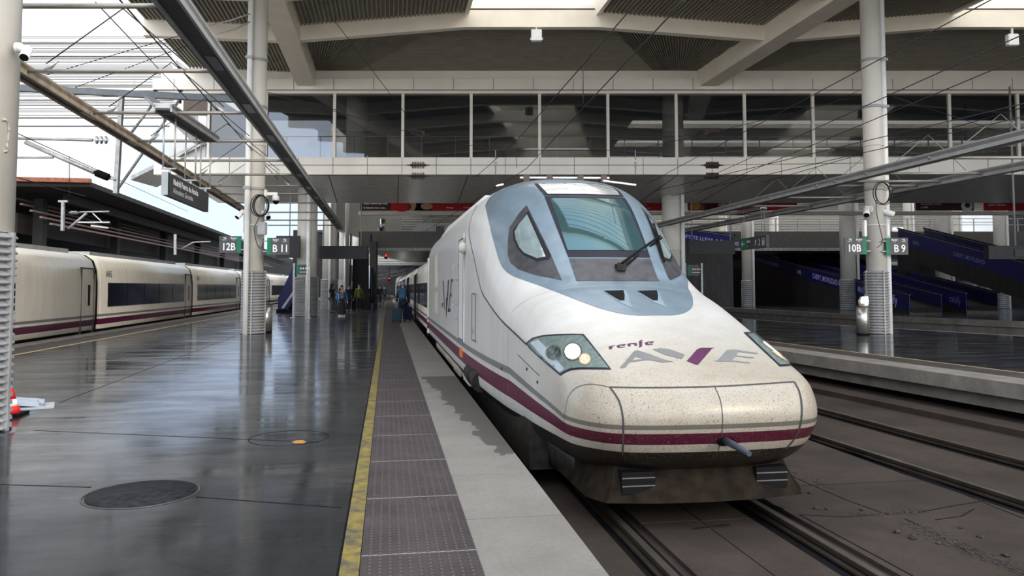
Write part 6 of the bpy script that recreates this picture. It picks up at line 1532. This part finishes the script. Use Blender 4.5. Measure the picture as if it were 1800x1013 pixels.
tr, Pt = person(at_d(708, 505, 34.0).xy.to_3d(), PI - .1, 'traveller seen from behind in a navy coat and pale blue beanie, boarding the train', 1.78, top=(.010, .016, .035), legs=(.010, .014, .028), cap=(.13, .20, .28), step=.06, lh=(.0, .0, .0) and None, rh=(.15, -.05, .50), hair_on=False)
bm = BM(); box(bm, -.17, .17, .08, .27, 1.0, 1.52); bmesh.ops.bevel(bm, geom=bm.edges[:], offset=.05, segments=3, affect='EDGES'); bp = thing('backpack', 'blue backpack worn by the traveller beside the train door', 'backpack', tr.location, PI - .1); obj('sack', bm, mat('backpack_blue', (.02, .06, .11), .7), bp)
bm = BM(); box(bm, -.11, .11, .24, .31, 1.06, 1.26); bmesh.ops.bevel(bm, geom=bm.edges[:], offset=.03, segments=2, affect='EDGES'); obj('front_pocket', bm, mat('pocket_blue', (.025, .09, .15), .7), bp)
for s_ in (-.09, .09): bm = BM(); tube(bm, [(s_, .12, 1.48), (s_, .02, 1.53), (s_, -.12, 1.42), (s_, -.09, 1.2)], .018, 6); obj('strap', bm, M_black, bp)
def suitcase(p, rz, label, h=.62, w_=.42, col=(.008, .028, .04), handle=True):
    t = thing('suitcase', label, 'suitcase', p, rz); bm = BM(); box(bm, -w_ / 2, w_ / 2, -.13, .13, .06, h); bmesh.ops.bevel(bm, geom=bm.edges[:], offset=.04, segments=3, affect='EDGES'); obj('shell', bm, mat('case_%d' % int(col[2] * 500), col, .4), t)
    for sx in (-1, 1):
        for sy in (-1, 1): bm = BM(); lathe(bm, [(.035, -.015), (.035, .015)], 12, Matrix.Translation((sx * w_ * .38, sy * .09, .035)) @ Matrix.Rotation(PI / 2, 4, 'Y')); obj('wheel', bm, M_black, t)
    if handle: bm = BM(); tube(bm, [(-.10, .1, h), (-.10, .1, h + .42), (.10, .1, h + .42), (.10, .1, h)], .012, 6); obj('handle', bm, M_chrome, t)
suitcase(at_d(697, 505, 33.6).xy.to_3d(), .1, 'dark teal upright suitcase with a raised handle beside the traveller')
p = at_d(716.5, 505, 35).xy.to_3d(); suitcase(p, .3, 'navy suitcase between the traveller and the train', .68, .4, (.012, .018, .05), False)
for px, D, rz, top, legs, lb in ((645, 66, 2.8, (.03, .02, .02), (.02, .02, .03), 'distant person in dark red-brown clothes, leftmost of the far group'), (653, 60, 3.0, (.012, .012, .016), (.05, .09, .18), 'distant person in a black jacket and blue jeans, middle of the far group'), (661, 63, 3.3, (.015, .015, .02), (.09, .14, .24), 'distant person in a dark top and pale jeans, right in the far group'), (668, 70, .2, (.02, .02, .025), (.02, .02, .025), 'dark distant figure nearest the yellow line'), (640, 72, .5, (.25, .1, .08), (.03, .03, .04), 'distant person in a faded red top beside the stair core'), (676, 82, 3.1, (.03, .03, .03), (.02, .02, .03), 'farthest tiny figure beside the train doors')):
    person(at_d(px, 505, D).xy.to_3d(), rz, lb, 1.72, top=top, legs=legs, step=.03)
person(at_d(631, 505, 51.2).xy.to_3d(), .3, 'worker in a yellow reflective vest at the foot of the escalator', 1.75, top=(.09, .10, .012), legs=(.02, .02, .03))
